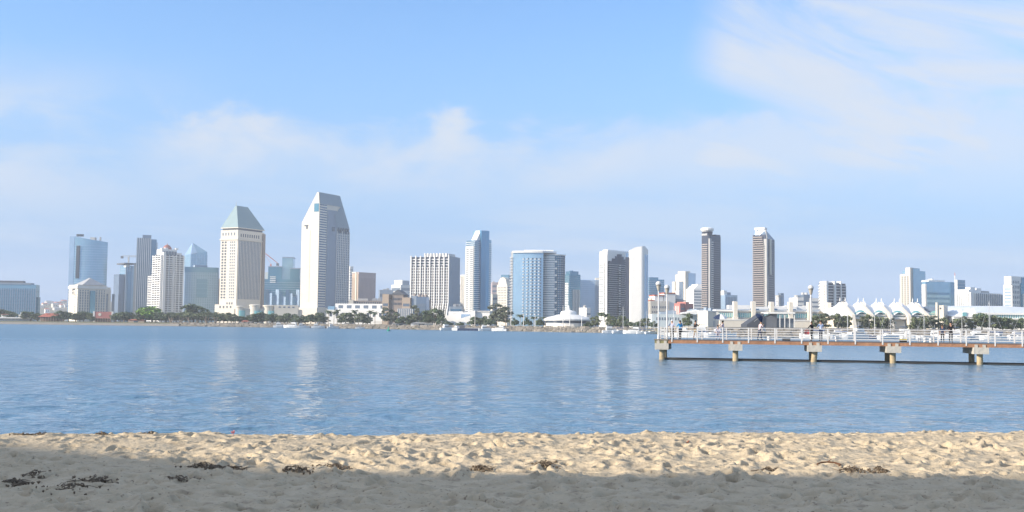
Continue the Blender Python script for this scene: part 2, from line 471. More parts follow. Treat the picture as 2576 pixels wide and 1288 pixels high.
louvre = M('dark_louvre', (.05, .07, .10), .6); sail = M('white_sail_cloth', (.80, .80, .79), .7, 0, .03)
metal = M('painted_steel', (.45, .45, .44), .5, .2); cranered = M('crane_red_steel', (.55, .18, .14), .6)

class Bd:
    """a building whose near corner stands at photo column xc, its two seen faces running to xl and xr"""
    def __init__(s, name, label, xl, xc, xr, yt, Y, th, W=25, D=25, cat='building', ym=720, zb=GZ, group=None):
        s.th = rad(th); s.ym = ym; s.Y = Y
        t = taz(xc, ym); s.C = Vector((t * Y, Y))
        s.u_, s.v_ = (math.cos(s.th), math.sin(s.th)), (-math.sin(s.th), math.cos(s.th))
        s.W = s.u(xr) if xr is not None else W
        s.D = s.v(xl) if xl is not None else D
        s.zb = zb; s.xc = xc
        s.H = s.z(yt)
        s.root = empty(name, label, cat, (s.C.x, s.C.y, zb), s.th, group)
        s.p = .3
    def _s(s, x, d):
        t = taz(x, s.ym)
        return (t * s.C.y - s.C.x) / (d[0] - t * d[1])
    def u(s, x): return s._s(x, s.u_)
    def v(s, x): return s._s(x, s.v_)
    def z(s, y, x=None, Y=None):
        """height above the base of the photo row y at the near corner"""
        d = ray(x or s.xc, y)
        return 3.0 + d.z / d.y * (Y or s.Y) - s.zb
    def zu(s, y, x):
        """the same on the right face, at photo column x"""
        a = s.u(x); return s.z(y, x, s.C.y + a * s.u_[1])
    def zv(s, y, x):
        a = s.v(x); return s.z(y, x, s.C.y + a * s.v_[1])
    def box(s, name, mat, x0, x1, y0, y1, z0, z1, par=None):
        return part_box(name, mat, par or s.root, x0, x1, y0, y1, z0, z1)
    def body(s, mat, name='wall', z1=None):
        return s.box(name, mat, 0, s.W, 0, s.D, -1.5, z1 or s.H)
    def prism(s, name, mat, pts, z0, z1, par=None):
        return MB().prism(pts, z0, z1).build(name, mat, par or s.root)
    def mesh(s, name, mat, v, f, par=None):
        return MB().add(v, f).build(name, mat, par or s.root)
    def slabs(s, n, z0, z1, frac, mat, p=.35, name='floor_band', x0=0, x1=None, y0=0, y1=None):
        x1 = s.W if x1 is None else x1; y1 = s.D if y1 is None else y1
        h = (z1 - z0) / n
        for i in range(n):
            s.box(name, mat, x0 - p, x1 + p, y0 - p, y1 + p, z0 + i * h, z0 + i * h + h * frac)
    def piers(s, face, n, a0, a1, z0, z1, w, mat, p=.5, name='pier', first=0, last=None):
        last = n if last is None else last
        for i in range(first, last + 1):
            a = a0 + (a1 - a0) * i / n - w / 2
            if face == 'R': s.box(name, mat, a, a + w, -p, .05, z0, z1)
            else: s.box(name, mat, -p, .05, a, a + w, z0, z1)
    def strips(s, face, n, a0, a1, z0, z1, frac, mat, p=.12, name='window_strip'):
        h = (a1 - a0) / n
        for i in range(n):
            a = a0 + (i + .5) * h
            b0, b1 = a - h * frac / 2, a + h * frac / 2
            if face == 'R': s.box(name, mat, b0, b1, -p, .05, z0, z1)
            else: s.box(name, mat, -p, .05, b0, b1, z0, z1)
    def bands(s, face, n, a0, a1, z0, z1, frac, mat, p=.12, name='window_band'):
        h = (z1 - z0) / n
        for i in range(n):
            zz = z0 + (i + .5) * h
            if face == 'R': s.box(name, mat, a0, a1, -p, .05, zz - h * frac / 2, zz + h * frac / 2)
            else: s.box(name, mat, -p, .05, a0, a1, zz - h * frac / 2, zz + h * frac / 2)
    def wins(s, face, nx, nz, a0, a1, z0, z1, fw_, fh, mat, p=.12, name='window'):
        ha, hz_ = (a1 - a0) / nx, (z1 - z0) / nz
        for j in range(nz):
            for i in range(nx):
                a, zz = a0 + (i + .5) * ha, z0 + (j + .5) * hz_
                b0, b1, c0, c1 = a - ha * fw_ / 2, a + ha * fw_ / 2, zz - hz_ * fh / 2, zz + hz_ * fh / 2
                if face == 'R': s.box(name, mat, b0, b1, -p, .05, c0, c1)
                else: s.box(name, mat, -p, .05, b0, b1, c0, c1)
    def units(s, n, mat=None, x0=0, x1=None, y0=0, y1=None, z=None, name='roof_unit', hmax=2.6):
        """plant on the roof"""
        x1 = s.W if x1 is None else x1; y1 = s.D if y1 is None else y1
        z = s.H if z is None else z
        for i in range(n):
            a, b = x0 + (x1 - x0) * (.12 + .6 * rng.random()), y0 + (y1 - y0) * (.1 + .5 * rng.random())
            s.box(name, mat or grey, a, a + (x1 - x0) * .2, b, b + (y1 - y0) * .25, z, z + hmax * (.5 + .5 * rng.random()))

# ---- far left: low blue office block
b = Bd('office_block', 'wide low blue glass office block with close vertical fins beyond the long white quay building', None, -60, 91, 714, 1030, 8, D=12)
b.body(glass('pale_teal_glass', (.24, .42, .52), .5, .2), 'glass_wall'); xs_ = b.u(78)
b.piers('R', 26, 0, b.W, 0, b.H - 3.5, .55, bluegrey, .5)
b.box('parapet', bluegrey, -.4, xs_, -.4, 11, b.H, b.H + 1.6)
b.box('roof_screen', darkgrey, b.u(-40), b.u(56), 3, 10, b.H + 1.6, b.H + 3.4)
b.box('side_wing', gteal, b.W, b.W + 1.2, 3, 11, -1, b.z(745))
b.slabs(9, 2, b.H - 3, .1, ggrey, .2, x1=b.W)
# ---- tall curved blue glass tower
b = Bd('glass_hotel_tower', 'tall curved sky blue glass tower rising behind the cream hotel with the hipped roof', None, 176, 262, 598, 1200, 0, D=30)
W = b.W
arc = [(W * k / 14, 7.0 * (k / 14) ** 2.2 - 2.5 * math.sin(math.pi * k / 14)) for k in range(15)]
top = [b.H + 1.5 - 5.5 * (k / 14) for k in range(15)]
pts = arc + [(W - 9, 26), (0, 26)]
b.prism('glass_wall', gblue, pts, -1.5, top + [top[-1], top[0]])
for i in range(30):
    z0 = 4 + i * (b.H - 10) / 30
    b.prism('spandrel', gpale, [(x, y - .12) for x, y in arc] + [(W - 1, 8), (0, 1)], z0, z0 + .45)
b.box('corner_fin', gpale, -1.6, 3.6, -1.0, 22, -1, b.H + 1.5)
for i in range(19):
    z0 = b.z(700) + i * (b.z(618) - b.z(700)) / 19
    b.box('louvre_panel', louvre, b.u(191), b.u(199), -2.4, -.8, z0, z0 + 1.9)
b.box('name_sign', louvre, b.u(187), b.u(204), 1, 3, b.H + 1.6, b.H + 4)
b.box('roof_unit', grey, b.u(236), b.u(239), 12, 14, b.H - 3, b.H + 2); b.box('roof_unit', grey, b.u(214), b.u(226), 10, 15, b.H - 3, b.H + 1.4)
# ---- cream hotel with hipped roof
b = Bd('cream_hotel', 'cream hotel with pale hipped roof and a dark letter on its sunlit end wall', 174, 196, 268, 716, 1000, 42)
b.body(palecream)
b.wins('L', 1, 10, b.D * .15, b.D * .4, 4, b.H * .75, .5, .3, gwin2)
b.strips('R', 4, b.W * .05, b.W * .40, 3, b.H * .86, .42, gwin2)
b.strips('R', 4, b.W * .62, b.W * .97, 3, b.H * .86, .42, gwin2)
b.box('glass_bay', gteal, b.W * .42, b.W * .6, -1.4, .05, 1, b.H * .84)
b.slabs(11, 3, b.H * .88, .22, palecream, .3)
b.slabs(1, b.H * .90, b.H * .97, 1, offwhite, .7, 'cornice')
e = b.D * .30
for (za, zb_) in ((0, .22), (.39, .61), (.78, 1)):            # the letter on the end wall
    zz = b.z(741); hh = b.z(726) - zz
    b.box('letter', louvre, -.2, .05, e, e + 4.5, zz + za * hh, zz + zb_ * hh)
b.box('letter', louvre, -.21, .05, e + 4.5, e + 6, zz, zz + hh)
ra, rb, rz = b.u(207), b.u(265), b.z(703) - b.H
b.mesh('roof', roofgrey, [(ra, -.5, b.H), (rb, -.5, b.H), (rb, b.D + .5, b.H), (ra, b.D + .5, b.H), ((ra + rb) / 2, b.D * .4, b.H + rz + 2), ((ra + rb) / 2, b.D * .6, b.H + rz + 2)],
       [(0, 1, 4), (1, 2, 5, 4), (2, 3, 5), (3, 0, 4, 5), (3, 2, 1, 0)])
o = b.box('end_wing', palecream, b.W + .02, b.u(290), 9, b.D, -1, b.z(727))
for i in range(3): b.box('window_strip', gwin2, b.W + 3 + i * 6, b.W + 5.5 + i * 6, 8.85, 9.05, 3, b.z(737))
b.box('turret', palecream, b.W + 1, b.W + 8, 10, 18, b.z(727), b.z(720))
# ---- blue slab tower with dark flat crown
b = Bd('blue_glass_tower', 'narrow blue glass tower with a thin dark overhanging flat crown under the crane', 300, 316, 337, 668, 1350, 40)
b.body(gblue, 'glass_wall')
b.box('crown', darkgrey, -4, b.W + 1, -4, b.D, b.z(665), b.z(661.5))
b.box('crown_band', white, -.5, b.W * .35, -.6, 6, b.z(672), b.z(665))
b.box('glass_bay', gdeep, b.u(320), b.u(330), -.8, .05, 0, b.z(682))
b.box('lower_wing', ggrey, -7, .01, 3, b.D, -1, b.z(690))
b.piers('R', 3, 0, b.W, 0, b.H, 1.2, bluegrey, .5); b.slabs(22, 2, b.H - 2, .13, bluegrey, .25)
# ---- tower crane above it
def crane(name, label, x, ybase, ytop, Y, jib, mat, rz, tilt=0):
    p = at(x, ybase, Y)
    r = empty(name, label, 'crane', (p.x, Y, p.z), rz)
    hgt = at(x, ytop, Y).z - p.z
    MB().box(-.8, .8, -.8, .8, 0, hgt).build('mast', mat, r)
    j = MB()
    for s in (-1, 1): j.tube((-10, s * .6, hgt), (jib, s * .6, hgt + tilt * jib), .28, .28, 5)
    j.tube((-8, 0, hgt + 1.7), (jib, 0, hgt + 1.5 + tilt * jib), .26, .26, 5)
    for i in range(12):
        a = jib * i / 12
        j.tube((a, .6, hgt + tilt * a), (a + jib / 24, 0, hgt + 1.6 + tilt * a), .16, .16, 4)
    j.build('jib', mat, r)
    MB().box(-10, -7, -1, 1, hgt - 2.2, hgt + 1).build('counterweight', darkgrey, r)
    return r
crane('tower_crane', 'grey tower crane with a long level jib over the narrow blue tower', 322, 700, 646, 1450, 14, metal, 0)
# ---- slim tall tower with notched side
b = Bd('slim_tower', 'slim grey glass tower with pale vertical fins and a boxed crown', None, 341, 377, 598, 1250, 18, D=22)
b.body(ggrey, 'glass_wall')
b.piers('R', 7, .5, b.W - .5, 0, b.H, 1.1, offwhite, .6); b.slabs(40, 2, b.H - 1, .18, bluegrey, .2)
b.box('crown', bluegrey, b.u(355), b.W, -.3, 14, b.H, b.z(590.5)); b.box('base_fin', grey, -2.4, 0, 0, 18, -1, b.z(665))
b.box('side_wall', gdeep, b.W, b.u(391), 5, 22, -1, b.z(600))
for i in range(34): b.box('balcony', bluegrey, b.u(391) - 1, b.u(391) + 1.2, 4.2, 12, 6 + i * (b.H - 9) / 34, 6.9 + i * (b.H - 9) / 34)
# ---- white stepped residential tower with a red dome
b = Bd('white_stepped_tower', 'white stepped apartment tower ringed with balconies and topped by a small red dome', 384, 404, 460, 640, 1100, 40)
b.body(gdark, 'glass_wall')
zt = b.z(626)
b.box('upper_storeys', white, b.u(408), b.u(444), 1.5, b.D * .8, b.H, zt)
b.slabs(30, 1, b.H, .42, white, .9)
b.piers('R', 6, .4, b.W - .4, 0, b.H, .8, white, 1.0); b.piers('L', 3, .4, b.D - .4, 0, b.H, .8, white, 1.0)
for i in range(30): b.box('balcony', white, b.W * .36, b.W * .62, -2.2, .05, 1 + i * (b.H - 1) / 30, 2.1 + i * (b.H - 1) / 30)
b.strips('R', 5, b.u(408), b.u(444), b.H, zt - 2, .5, gwin2, -1.3)
b.box('tall_bay', white, b.u(407), b.u(413), -2.2, 6, 0, b.z(634)); b.box('tall_bay', white, b.u(432), b.u(436), -2.2, 6, 0, b.z(645))
v1 = b.v(371.5)
b.box('lower_wing', gdark, .5, 7, b.D, v1, -1, b.z(690))
b.slabs(27, 1, b.z(690), .4, white, .6, 'balcony', .5, 7, b.D + .8, v1)
b.box('shoulder', white, b.u(444), b.u(457), 2, b.D * .7, b.H, b.z(634))
cx_, cy_ = b.u(427), b.D * .45
MB().lathe([(4.2, 0), (4.2, 1.6), (3.8, 2.4), (2.6, 3.9), (1.0, 4.9), (.2, 5.2), (.15, 6.6)], (cx_, cy_, zt), 14).build('dome', M('muted_red_dome', (.33, .15, .13)), b.root)
for i, x in enumerate((406, 415, 441)): b.box('roof_lantern', white, b.u(x), b.u(x) + 3, 2, 6, zt if 408 < x < 444 else b.H, zt + (1.5 if x != 406 else 1))
# ---- faceted blue glass tower behind
b = Bd('faceted_glass_tower', 'blue glass tower with a sloping faceted pyramid top behind the white stepped one', 462, 478, 519, 640, 1400, 35)
W, D_, H = b.W, b.D, b.H
za, zr = b.z(609), b.z(630)
b.mesh('glass_wall', gblue, [(0, 0, -1), (W, 0, -1), (W, D_, -1), (0, D_, -1), (0, 0, H), (W, 0, zr - 1), (W, D_, zr), (0, D_, H), (b.u(488), D_ * .4, za)],
       [(0, 1, 5, 4), (1, 2, 6, 5), (2, 3, 7, 6), (3, 0, 4, 7), (4, 5, 8), (5, 6, 8), (6, 7, 8), (7, 4, 8)])
b.mesh('roof', gpale, [(0, 0, H + .3), (W * .38, 0, H + (zr - H) * .4 + .3), (b.u(488), D_ * .4, za + .4), (0, D_, H + .3)], [(0, 1, 2), (0, 2, 3)])
b.slabs(30, 2, H - 1, .14, gpale, .25)
b.piers('R', 6, 0, W, 0, H, .7, gpale, .4)
# ---- square blue glass office
b = Bd('square_glass_office', 'square blue glass office block with a dark recessed centre panel', 453, 465, 549, 684, 1200, 22)
b.body(gblue, 'glass_wall')
b.box('crown', gdeep, -.6, b.W, -.6, b.D, b.H, b.z(671)); b.box('penthouse', bluegrey, b.u(491), b.u(523), 8, 24, b.z(671), b.z(665))
b.box('corner_panel', gpale, -.5, .05, 0, b.D, 0, b.z(673))
pz0, pz1, pa, pb = b.z(748), b.z(700), b.u(494), b.u(521)
for k in range(4): b.box('centre_panel', gdeep, pa, pb, -.75, .05, pz0 + (pz1 - pz0) * k / 4, pz0 + (pz1 - pz0) * (k + .92) / 4)
b.piers('R', 14, b.u(468), b.W, 0, b.H, .7, bluegrey, .35); b.slabs(20, 2, b.H, .2, bluegrey, .3)
b.box('rear_wing', brown, b.W, b.W + 3, 8, 26, -1, b.z(698))
# ---- hotel tower with green copper roof
b = Bd('copper_roofed_hotel', 'tall cream hotel tower with a hipped blue green copper roof', 554, 597, 664, 578, 1080, 62, ym=650)
W, D_, H = b.W, b.D, b.H
b.body(palecream)
b.wins('L', 3, 20, D_ * .12, D_ * .46, b.z(752), b.z(605), .55, .55, gwin2)
b.wins('L', 2, 20, D_ * .62, D_ * .95, b.z(752), b.z(605), .62, .6, gwin)
b.wins('L', 5, 1, D_ * .12, D_ * .95, b.z(592), b.z(584), .4, .9, gwin2)
b.wins('L', 3, 1, D_ * .18, D_ * .6, b.z(770), b.z(760), .55, .9, gwin)
b.strips('R', 15, 2, W - 5, b.z(752), b.z(604), .62, gwin2, .1)
b.slabs(27, b.z(752), b.z(604), .3, M('greige_stone', (.55, .50, .44)), .3, x0=.5, y0=.5, y1=D_ - .5, x1=W - 4)
b.wins('R', 9, 1, 3, W - 7, b.z(596), b.z(586), .45, .8, gwin)
b.slabs(1, b.z(603), b.z(600), 1, palecream, .8, 'cornice', x1=W - 4)
b.box('end_pier', brown, W - 3.5, W + .3, -1.2, D_, 0, b.z(582))
b.box('loggia', darkgrey, 1.5, W - 2, 1, D_ - 1, H, H + 1.8)
b.slabs(1, H + 1.8, H + 2.6, 1, palecream, .2, 'eave')
e0 = H + 2.6; s0 = W * .22
zr0 = b.zu(517, 591) if False else b.z(516, 591, b.C.y + s0 * b.u_[1])
b.mesh('roof', roofblue, [(0, 0, e0), (W, 0, e0), (W, D_, e0), (0, D_, e0), (s0, D_ * .5 - .8, zr0), (W - 14, D_ * .5 - .8, zr0), (W - 14, D_ * .5 + .8, zr0), (s0, D_ * .5 + .8, zr0)],
       [(0, 1, 5, 4), (1, 2, 6, 5), (2, 3, 7, 6), (3, 0, 4, 7), (4, 5, 6, 7)])
MB().tube((s0, D_ * .5, zr0), (s0, D_ * .5, zr0 + 4), .3, .1, 5).build('finial', grey, b.root)
b.box('podium', palecream, -3, W * .6, -3, D_ + 2.5, -1.5, b.z(766))
b.wins('L', 4, 1, 2, D_ - 2, b.z(776), b.z(769), .4, .8, gwin, 3.15)
# ---- chisel topped hotel tower
b = Bd('chisel_topped_hotel', 'tallest cream hotel tower with a steep slanted top and blue ribbed roof', 757.5, 801, 877.5, 484, 1040, 63, ym=640)
W, D_, H = b.W, b.D, b.H
zl = b.zv(560, 761); zf = b.zu(577, 877); um = b.u(854); ze = b.z(512)
ap = D_ * .14
prof = [(0, ze), (D_ * .05, H), (ap, H + .5), (D_, zl)]
v = [(0, 0, -1.5), (W, 0, -1.5), (W, D_, -1.5), (0, D_, -1.5)]
v += [(0, y, z) for y, z in prof] + [(um, y, z) for y, z in prof] + [(W, 0, zf), (W, D_, zf - 4)]
# 4..7 near profile, 8..11 middle profile, 12 13 far end
b.mesh('wall', palecream, v, [(0, 4, 5, 6, 7, 3), (0, 1, 12, 8, 4), (1, 2, 13, 12), (2, 3, 7, 11, 13), (4, 8, 9, 5), (5, 9, 10, 6), (6, 10, 11, 7), (8, 12, 9), (9, 12, 13, 10), (10, 13, 11)])
k = .35
b.mesh('roof', M('slate_blue_roof', (.24, .31, .36), .6, 0, .1, .2), [(.6, -k, ze), (um, -k, ze), (um, D_ * .05 - k, H + .2), (.6, D_ * .05 - k, H + .2), (W + k, -k, zf), (W + k, D_ * .5, zf), (um, ap, H + .8), (.6, ap, H + .8),
                          (b.u(846), -.75, b.zu(578, 846)), (b.u(838), -.75, b.zu(541, 838))],
       [(0, 1, 2, 3), (1, 4, 2), (4, 5, 6, 2), (3, 2, 6, 7), (1, 9, 8, 4)])
u1, u2 = b.u(820), b.u(845)
b.bands('R', 44, .8, u1, b.z(786), b.z(511), .5, ggrey, .15)
b.box('recess_panel', bluegrey, u1 + .5, u2, -.35, .05, 0, b.zu(522, 838) - 3)
b.box('glass_bay', ggrey, u2, W - .4, -.5, .05, 0, b.zu(584, 860))
b.piers('R', 7, u2 + .3, W - .6, 0, b.zu(582, 860), .9, offwhite, .95)
b.slabs(38, 3, b.zu(586, 860), .22, offwhite, .62, x0=u2 + .4, x1=W - .5, y0=.1, y1=3)
b.wins('R', 5, 1, u2 + .5, W - .6, b.zu(588, 860), b.zu(573, 860), .55, .9, gwin, 1.05)
b.box('dark_window', gwin, u1 + 8, u2 - 3, -.5, .05, b.zu(582, 838), b.zu(571, 838))
b.box('tall_window', gteal, -.15, .05, b.v(800), b.v(788), b.z(532, 793), b.z(511, 793))
b.box('wall_sign', louvre, -.2, .05, b.v(774), b.v(764.5), b.zv(569, 769), b.zv(566, 769))
b.box('wall_sign', louvre, -.21, .05, b.v(772.5), b.v(769), b.zv(576, 769), b.zv(569, 769))
b.box('wall_groove', tan, -.08, .05, b.v(779.8), b.v(779), 20, b.zv(580, 779))
b.box('podium', palecream, -4, 24, -2.5, D_ + 4, -1.5, b.z(774))
# ---- mirrored cluster between the two hotel towers
b = Bd('mirrored_glass_cluster', 'teal mirrored glass building of stepped towers between the two tall hotels', None, 664, 755, 700, 1350, 5, D=40)
b.body(gteal, 'glass_wall', b.z(702))
for x0, x1, y, mt, d0 in ((673, 707, 671, gteal, 3), (707, 735, 647, gblue, 6), (729, 753, 675, gteal, 2), (664, 673, 684, offwhite, 8)):
    b.box('glass_tower', mt, b.u(x0), b.u(x1), d0, d0 + 22, b.z(702) - .2, b.z(y))
    if mt is not offwhite: b.box('roof_cap', bluegrey, b.u(x0) - .3, b.u(x1) + .3, d0 - .3, d0 + 22, b.z(y), b.z(y) + 1)
zig = [(x, (0 if i % 2 else 2.4)) for i, x in enumerate(np.linspace(b.u(668), b.u(754), 11))]
for i in range(10):
    (x0, y0), (x1, y1) = zig[i], zig[i + 1]
    b.prism('glass_facet', (gdeep, gpale)[i % 2], [(x0, -y0 - .3), (x1, -y1 - .3), (x1, .1), (x0, .1)], 0, b.z(728 + 9 * (i % 3)))
b.bands('R', 4, b.u(679), b.u(693), b.z(712), b.z(694), .5, white, .6, 'white_band')
b.slabs(18, 2, b.z(705), .16, bluegrey, .25)
crane('luffing_crane', 'red luffing crane leaning above the mirrored teal building', 681, 684, 664, 1420, 11, cranered, math.pi, 1.4)
# ---- pale slab and the rose brown block
b = Bd('thin_pale_slab', 'thin pale slab tower half hidden between tallest hotel and the rose brown block', 874, 880, 888, 670, 1500, 40)
b.body(offwhite); b.bands('R', 20, .5, b.W - .5, 3, b.H - 3, .35, gwin2); b.bands('L', 20, .5, b.D - .5, 3, b.H - 3, .25, gwin2)
b = Bd('rose_brown_block', 'square rose brown tower with one sunlit tan side', 885, 902, 945, 687, 1250, 52)
b.body(pink)
b.box('side_wall', tan, -.3, .05, b.D * .02, b.D * .98, 0, b.H - 1); b.box('side_pier', palecream, -1, -.2, b.D * .25, b.D * .4, 0, b.H); b.box('side_top', palecream, -.7, 4, b.D * .3, b.D, b.H, b.H + 1.4)
b.strips('R', 12, 1, b.W - 1, 3, b.H - 5, .3, M('dark_rose_stone', (.38, .30, .29)), .12); b.box('parapet', pink, -.2, b.W + .2, -.2, b.D, b.H, b.H + 1.1)  # strips in a darker rose stone
b.strips('L', 3, b.D * .45, b.D * .95, 3, b.H - 5, .3, brown, .42)
# ---- low dark parapets between
b = Bd('low_brown_terrace', 'low brown stone building below the rose brown block', None, 878, 962, 756, 1000, 4, D=20)
b.body(brown); b.units(3); b.box('gate_pier', palecream, b.u(879), b.u(890), -1, 4, 0, b.H + .8); b.strips('R', 12, b.u(892), b.W - 1, b.H - 5, b.H - 1, .5, gwin)
for x in (938, 950): b.box('roof_box', roofgrey, b.u(x), b.u(x + 9), 2, 9, b.H, b.H + 2.4)
# ---- hotel podium with drum bays
b = Bd('hotel_podium', 'long low cream podium with round drum bays and teal glass between the two hotel towers', None, 590, 757, 777, 975, 8, D=40)
b.body(palecream)
for x0, x1, zt_ in ((594, 614, 773), (629, 655, 769), (663, 690, 770)):
    cxp, r = b.u((x0 + x1) / 2), (b.u(x1) - b.u(x0)) / 2
    MB().lathe([(r, 0), (r, b.z(zt_)), (r + .5, b.z(zt_)), (r + .5, b.z(zt_) + .9), (r * .8, b.z(zt_) + 1.3)], (cxp, r * .3, 0), 18).build('drum_bay', palecream, b.root)
    MB().lathe([(r + .2, b.z(797)), (r + .2, b.z(781))], (cxp + r * .45, r * .3 - .2, 0), 18).build('drum_window', tealwin, b.root)
b.box('plain_wing', palecream, b.u(692), b.u(752), -3, 6, -1, b.z(766))
b.wins('R', 4, 1, b.u(700), b.u(745), b.z(773), b.z(769.5), .5, 1, gwin2, 3.12)
b.box('terrace_rail', offwhite, b.u(596), b.u(690), -1, .1, b.z(777), b.z(775.8))
# ---- white terraced hotel annex
b = Bd('white_terraced_hall', 'long white two tier terraced building with square dark openings behind the palms', None, 821, 968, 779, 880, -6, D=40, ym=785)
b.body(white)
b.wins('R', 9, 1, 1, b.W - 1, b.z(797), b.z(785), .42, .8, gwin, .1)
b.box('upper_tier', white, b.u(838), b.W + 6, 6, 34, b.H, b.z(763))
for i in range(6): b.box('opening', gwin2, b.u(846) + i * 6.7, b.u(846) + i * 6.7 + 3.8, 5.9, 6.1, b.H + 1.2, b.z(767))
b.box('end_block', white, b.W + .02, b.W + 7, -2, 30, -1, b.z(768)); b.box('end_window', gwin2, b.W + 2, b.W + 5, -2.1, -1.9, 3, 5)
b.box('canopy', offwhite, b.u(946), b.W + 5, -9, -2, b.z(812), b.z(806)); b.box('glass_lobby', gblue, b.u(820), b.u(837), 5, 12, b.H, b.z(770))
b.box('low_wing', grey, b.W + 7, b.W + 22, 4, 22, -1, b.z(776))
# ---- brown gabled waterside halls
b = Bd('brown_gabled_hall', 'brown multi gabled hall with tan stone bays in front of the white grid tower', None, 962, 1072, 752, 830, -4, D=26, ym=760)
b.body(brown)
g0, g1, gz = b.u(983), b.u(1018), b.z(728)
b.mesh('gable_roof', darkgrey, [(g0, -1, b.z(741)), (g1, -1, b.z(741)), ((g0 + g1) / 2, -1, gz), (g0, 22, b.z(741)), (g1, 22, b.z(741)), ((g0 + g1) / 2, 22, gz)], [(0, 1, 2), (3, 5, 4), (0, 2, 5, 3), (1, 4, 5, 2), (0, 3, 4, 1)])
b.box('gable_wall', brown, g0 + 1, g1 - 1, -.6, 20, 0, b.z(741))
for x0, x1, y in ((963, 979, 740), (1013, 1033, 748), (1048, 1074, 746)):
    b.box('stone_bay', tan if x0 < 1040 else ggrey, b.u(x0), b.u(x1), -2, 12, -1, b.z(y))
    for k_ in range(4): b.box('window_band', gwin2, b.u(x0) + .6, b.u(x1) - .6, -2.12, -1.9, 3 + k_ * 3.6, 5 + k_ * 3.6)
b.box('lift_shaft', bluegrey, b.u(1036), b.u(1048), -1, 12, 0, b.z(744))
for x in (1042, 1054, 1062, 1070): MB().lathe([(1.4, 0), (1.0, 1.4), (.1, 2.4)], (b.u(x), 3, b.z(746)), 8).build('roof_lantern', brown, b.root)
b.wins('R', 6, 2, g0 + 2, g1 - 2, b.z(770), b.z(746), .5, .5, gwin, .72)
b.box('front_glass', bluegrey, b.u(1003), b.u(1040), -4, -.7, -1, b.z(776)); b.piers('R', 8, b.u(1003), b.u(1040), 0, b.z(777), .5, offwhite, 4.4)
# ---- distant pale pair
b = Bd('distant_pale_block', 'small distant pale stepped block just left of the white grid tower', 984, 1008, 1034, 716, 1600, 45)
b.body(offwhite); b.box('upper_storeys', white, 4, b.W * .3, 2, b.D * .9, b.H, b.z(704)); b.box('upper_storeys', bluegrey, b.W * .3, b.W, 4, b.D, b.H, b.z(705))
b.bands('L', 4, 1, b.D - 1, 2, b.H, .35, gwin2); b.bands('R', 5, 1, b.W - 1, 2, b.H - 1, .35, gwin2)
b = Bd('distant_grey_low_block', 'low hazy grey block on the skyline behind the white terraced hall', None, 955, 990, 729, 1500, 10)
b.body(bluegrey); b.bands('R', 4, .5, b.W - .5, 3, b.H - 2, .4, gwin2); b.units(3)
# ---- white grid tower
b = Bd('white_grid_tower', 'broad white tower of deep vertical fins and dark square windows with flared foot', None, 1034, 1129, 647, 1000, -18, D=24)
b.body(gdark, 'glass_wall')
W, H = b.W, b.H
n = 16
for i in range(n + 1):
    fwd = .85 if i % 2 == 0 else .4; a = W * i / n - fwd / 2; p = 1.3 if i % 2 == 0 else .75
    z1 = H + 1.2 if i % 2 == 0 else b.z(670 if i % 4 == 1 else 672)
    v = [(a, -p, b.z(760)), (a + fwd, -p, b.z(760)), (a + fwd, .05, b.z(760)), (a, .05, b.z(760)), (a, -p, z1), (a + fwd, -p, z1), (a + fwd, .05, z1), (a, .05, z1)]
    f_ = 3.2 + .28 * i
    v += [(a, -p - f_, 0), (a + fwd, -p - f_, 0), (a + fwd, .05, 0), (a, .05, 0)]
    b.mesh('fin', white, v, [(4, 5, 6, 7), (0, 1, 5, 4), (1, 2, 6, 5), (3, 0, 4, 7), (8, 9, 1, 0), (9, 10, 2, 1), (11, 8, 0, 3)])
b.slabs(23, 4, H, .30, white, .7, x0=.3, x1=W - .3, y0=.4)
b.box('side_wall', bluegrey, W + .3, W + 1.2, -.6, 24, -1, H + .5)
b.box('attic', offwhite, b.u(1062), W - 2, 4, 20, H, b.z(638))
b.wins('R', 1, 1, 0, 1, 0, .1, .1, .1, white)
for i in range(8): b.box('attic_pier', white, b.u(1062) + i * (W - 2 - b.u(1062)) / 8, b.u(1062) + 1.2 + i * (W - 2 - b.u(1062)) / 8, 3.2, 4.1, H, b.z(637))
# ---- behind and beside it
b = Bd('distant_navy_block', 'small navy blue block on the skyline between the grid tower and slim glass tower', None, 1139, 1160, 715, 1450, 8)
b.body(gdeep, 'glass_wall'); b.slabs(9, 2, b.H, .25, bluegrey, .2); b.units(2)
b = Bd('small_white_block', 'small plain white block in front of the navy one beside the grid tower', 1139, 1147, 1156, 738, 1250, 45)
b.body(white); b.bands('L', 5, 1, b.D - 1, 3, b.H - 4, .3, gwin2); b.bands('R', 5, 1, b.W - 1, 3, b.H - 4, .3, gwin2); b.units(2)
b = Bd('low_blue_annex', 'low dark blue flat annex at the foot of the grid tower', None, 1132, 1164, 771, 960, 4)
b.body(bluegrey); b.bands('R', 3, 1, b.W - 1, 2, b.H - 1, .5, gdeep); b.units(3)
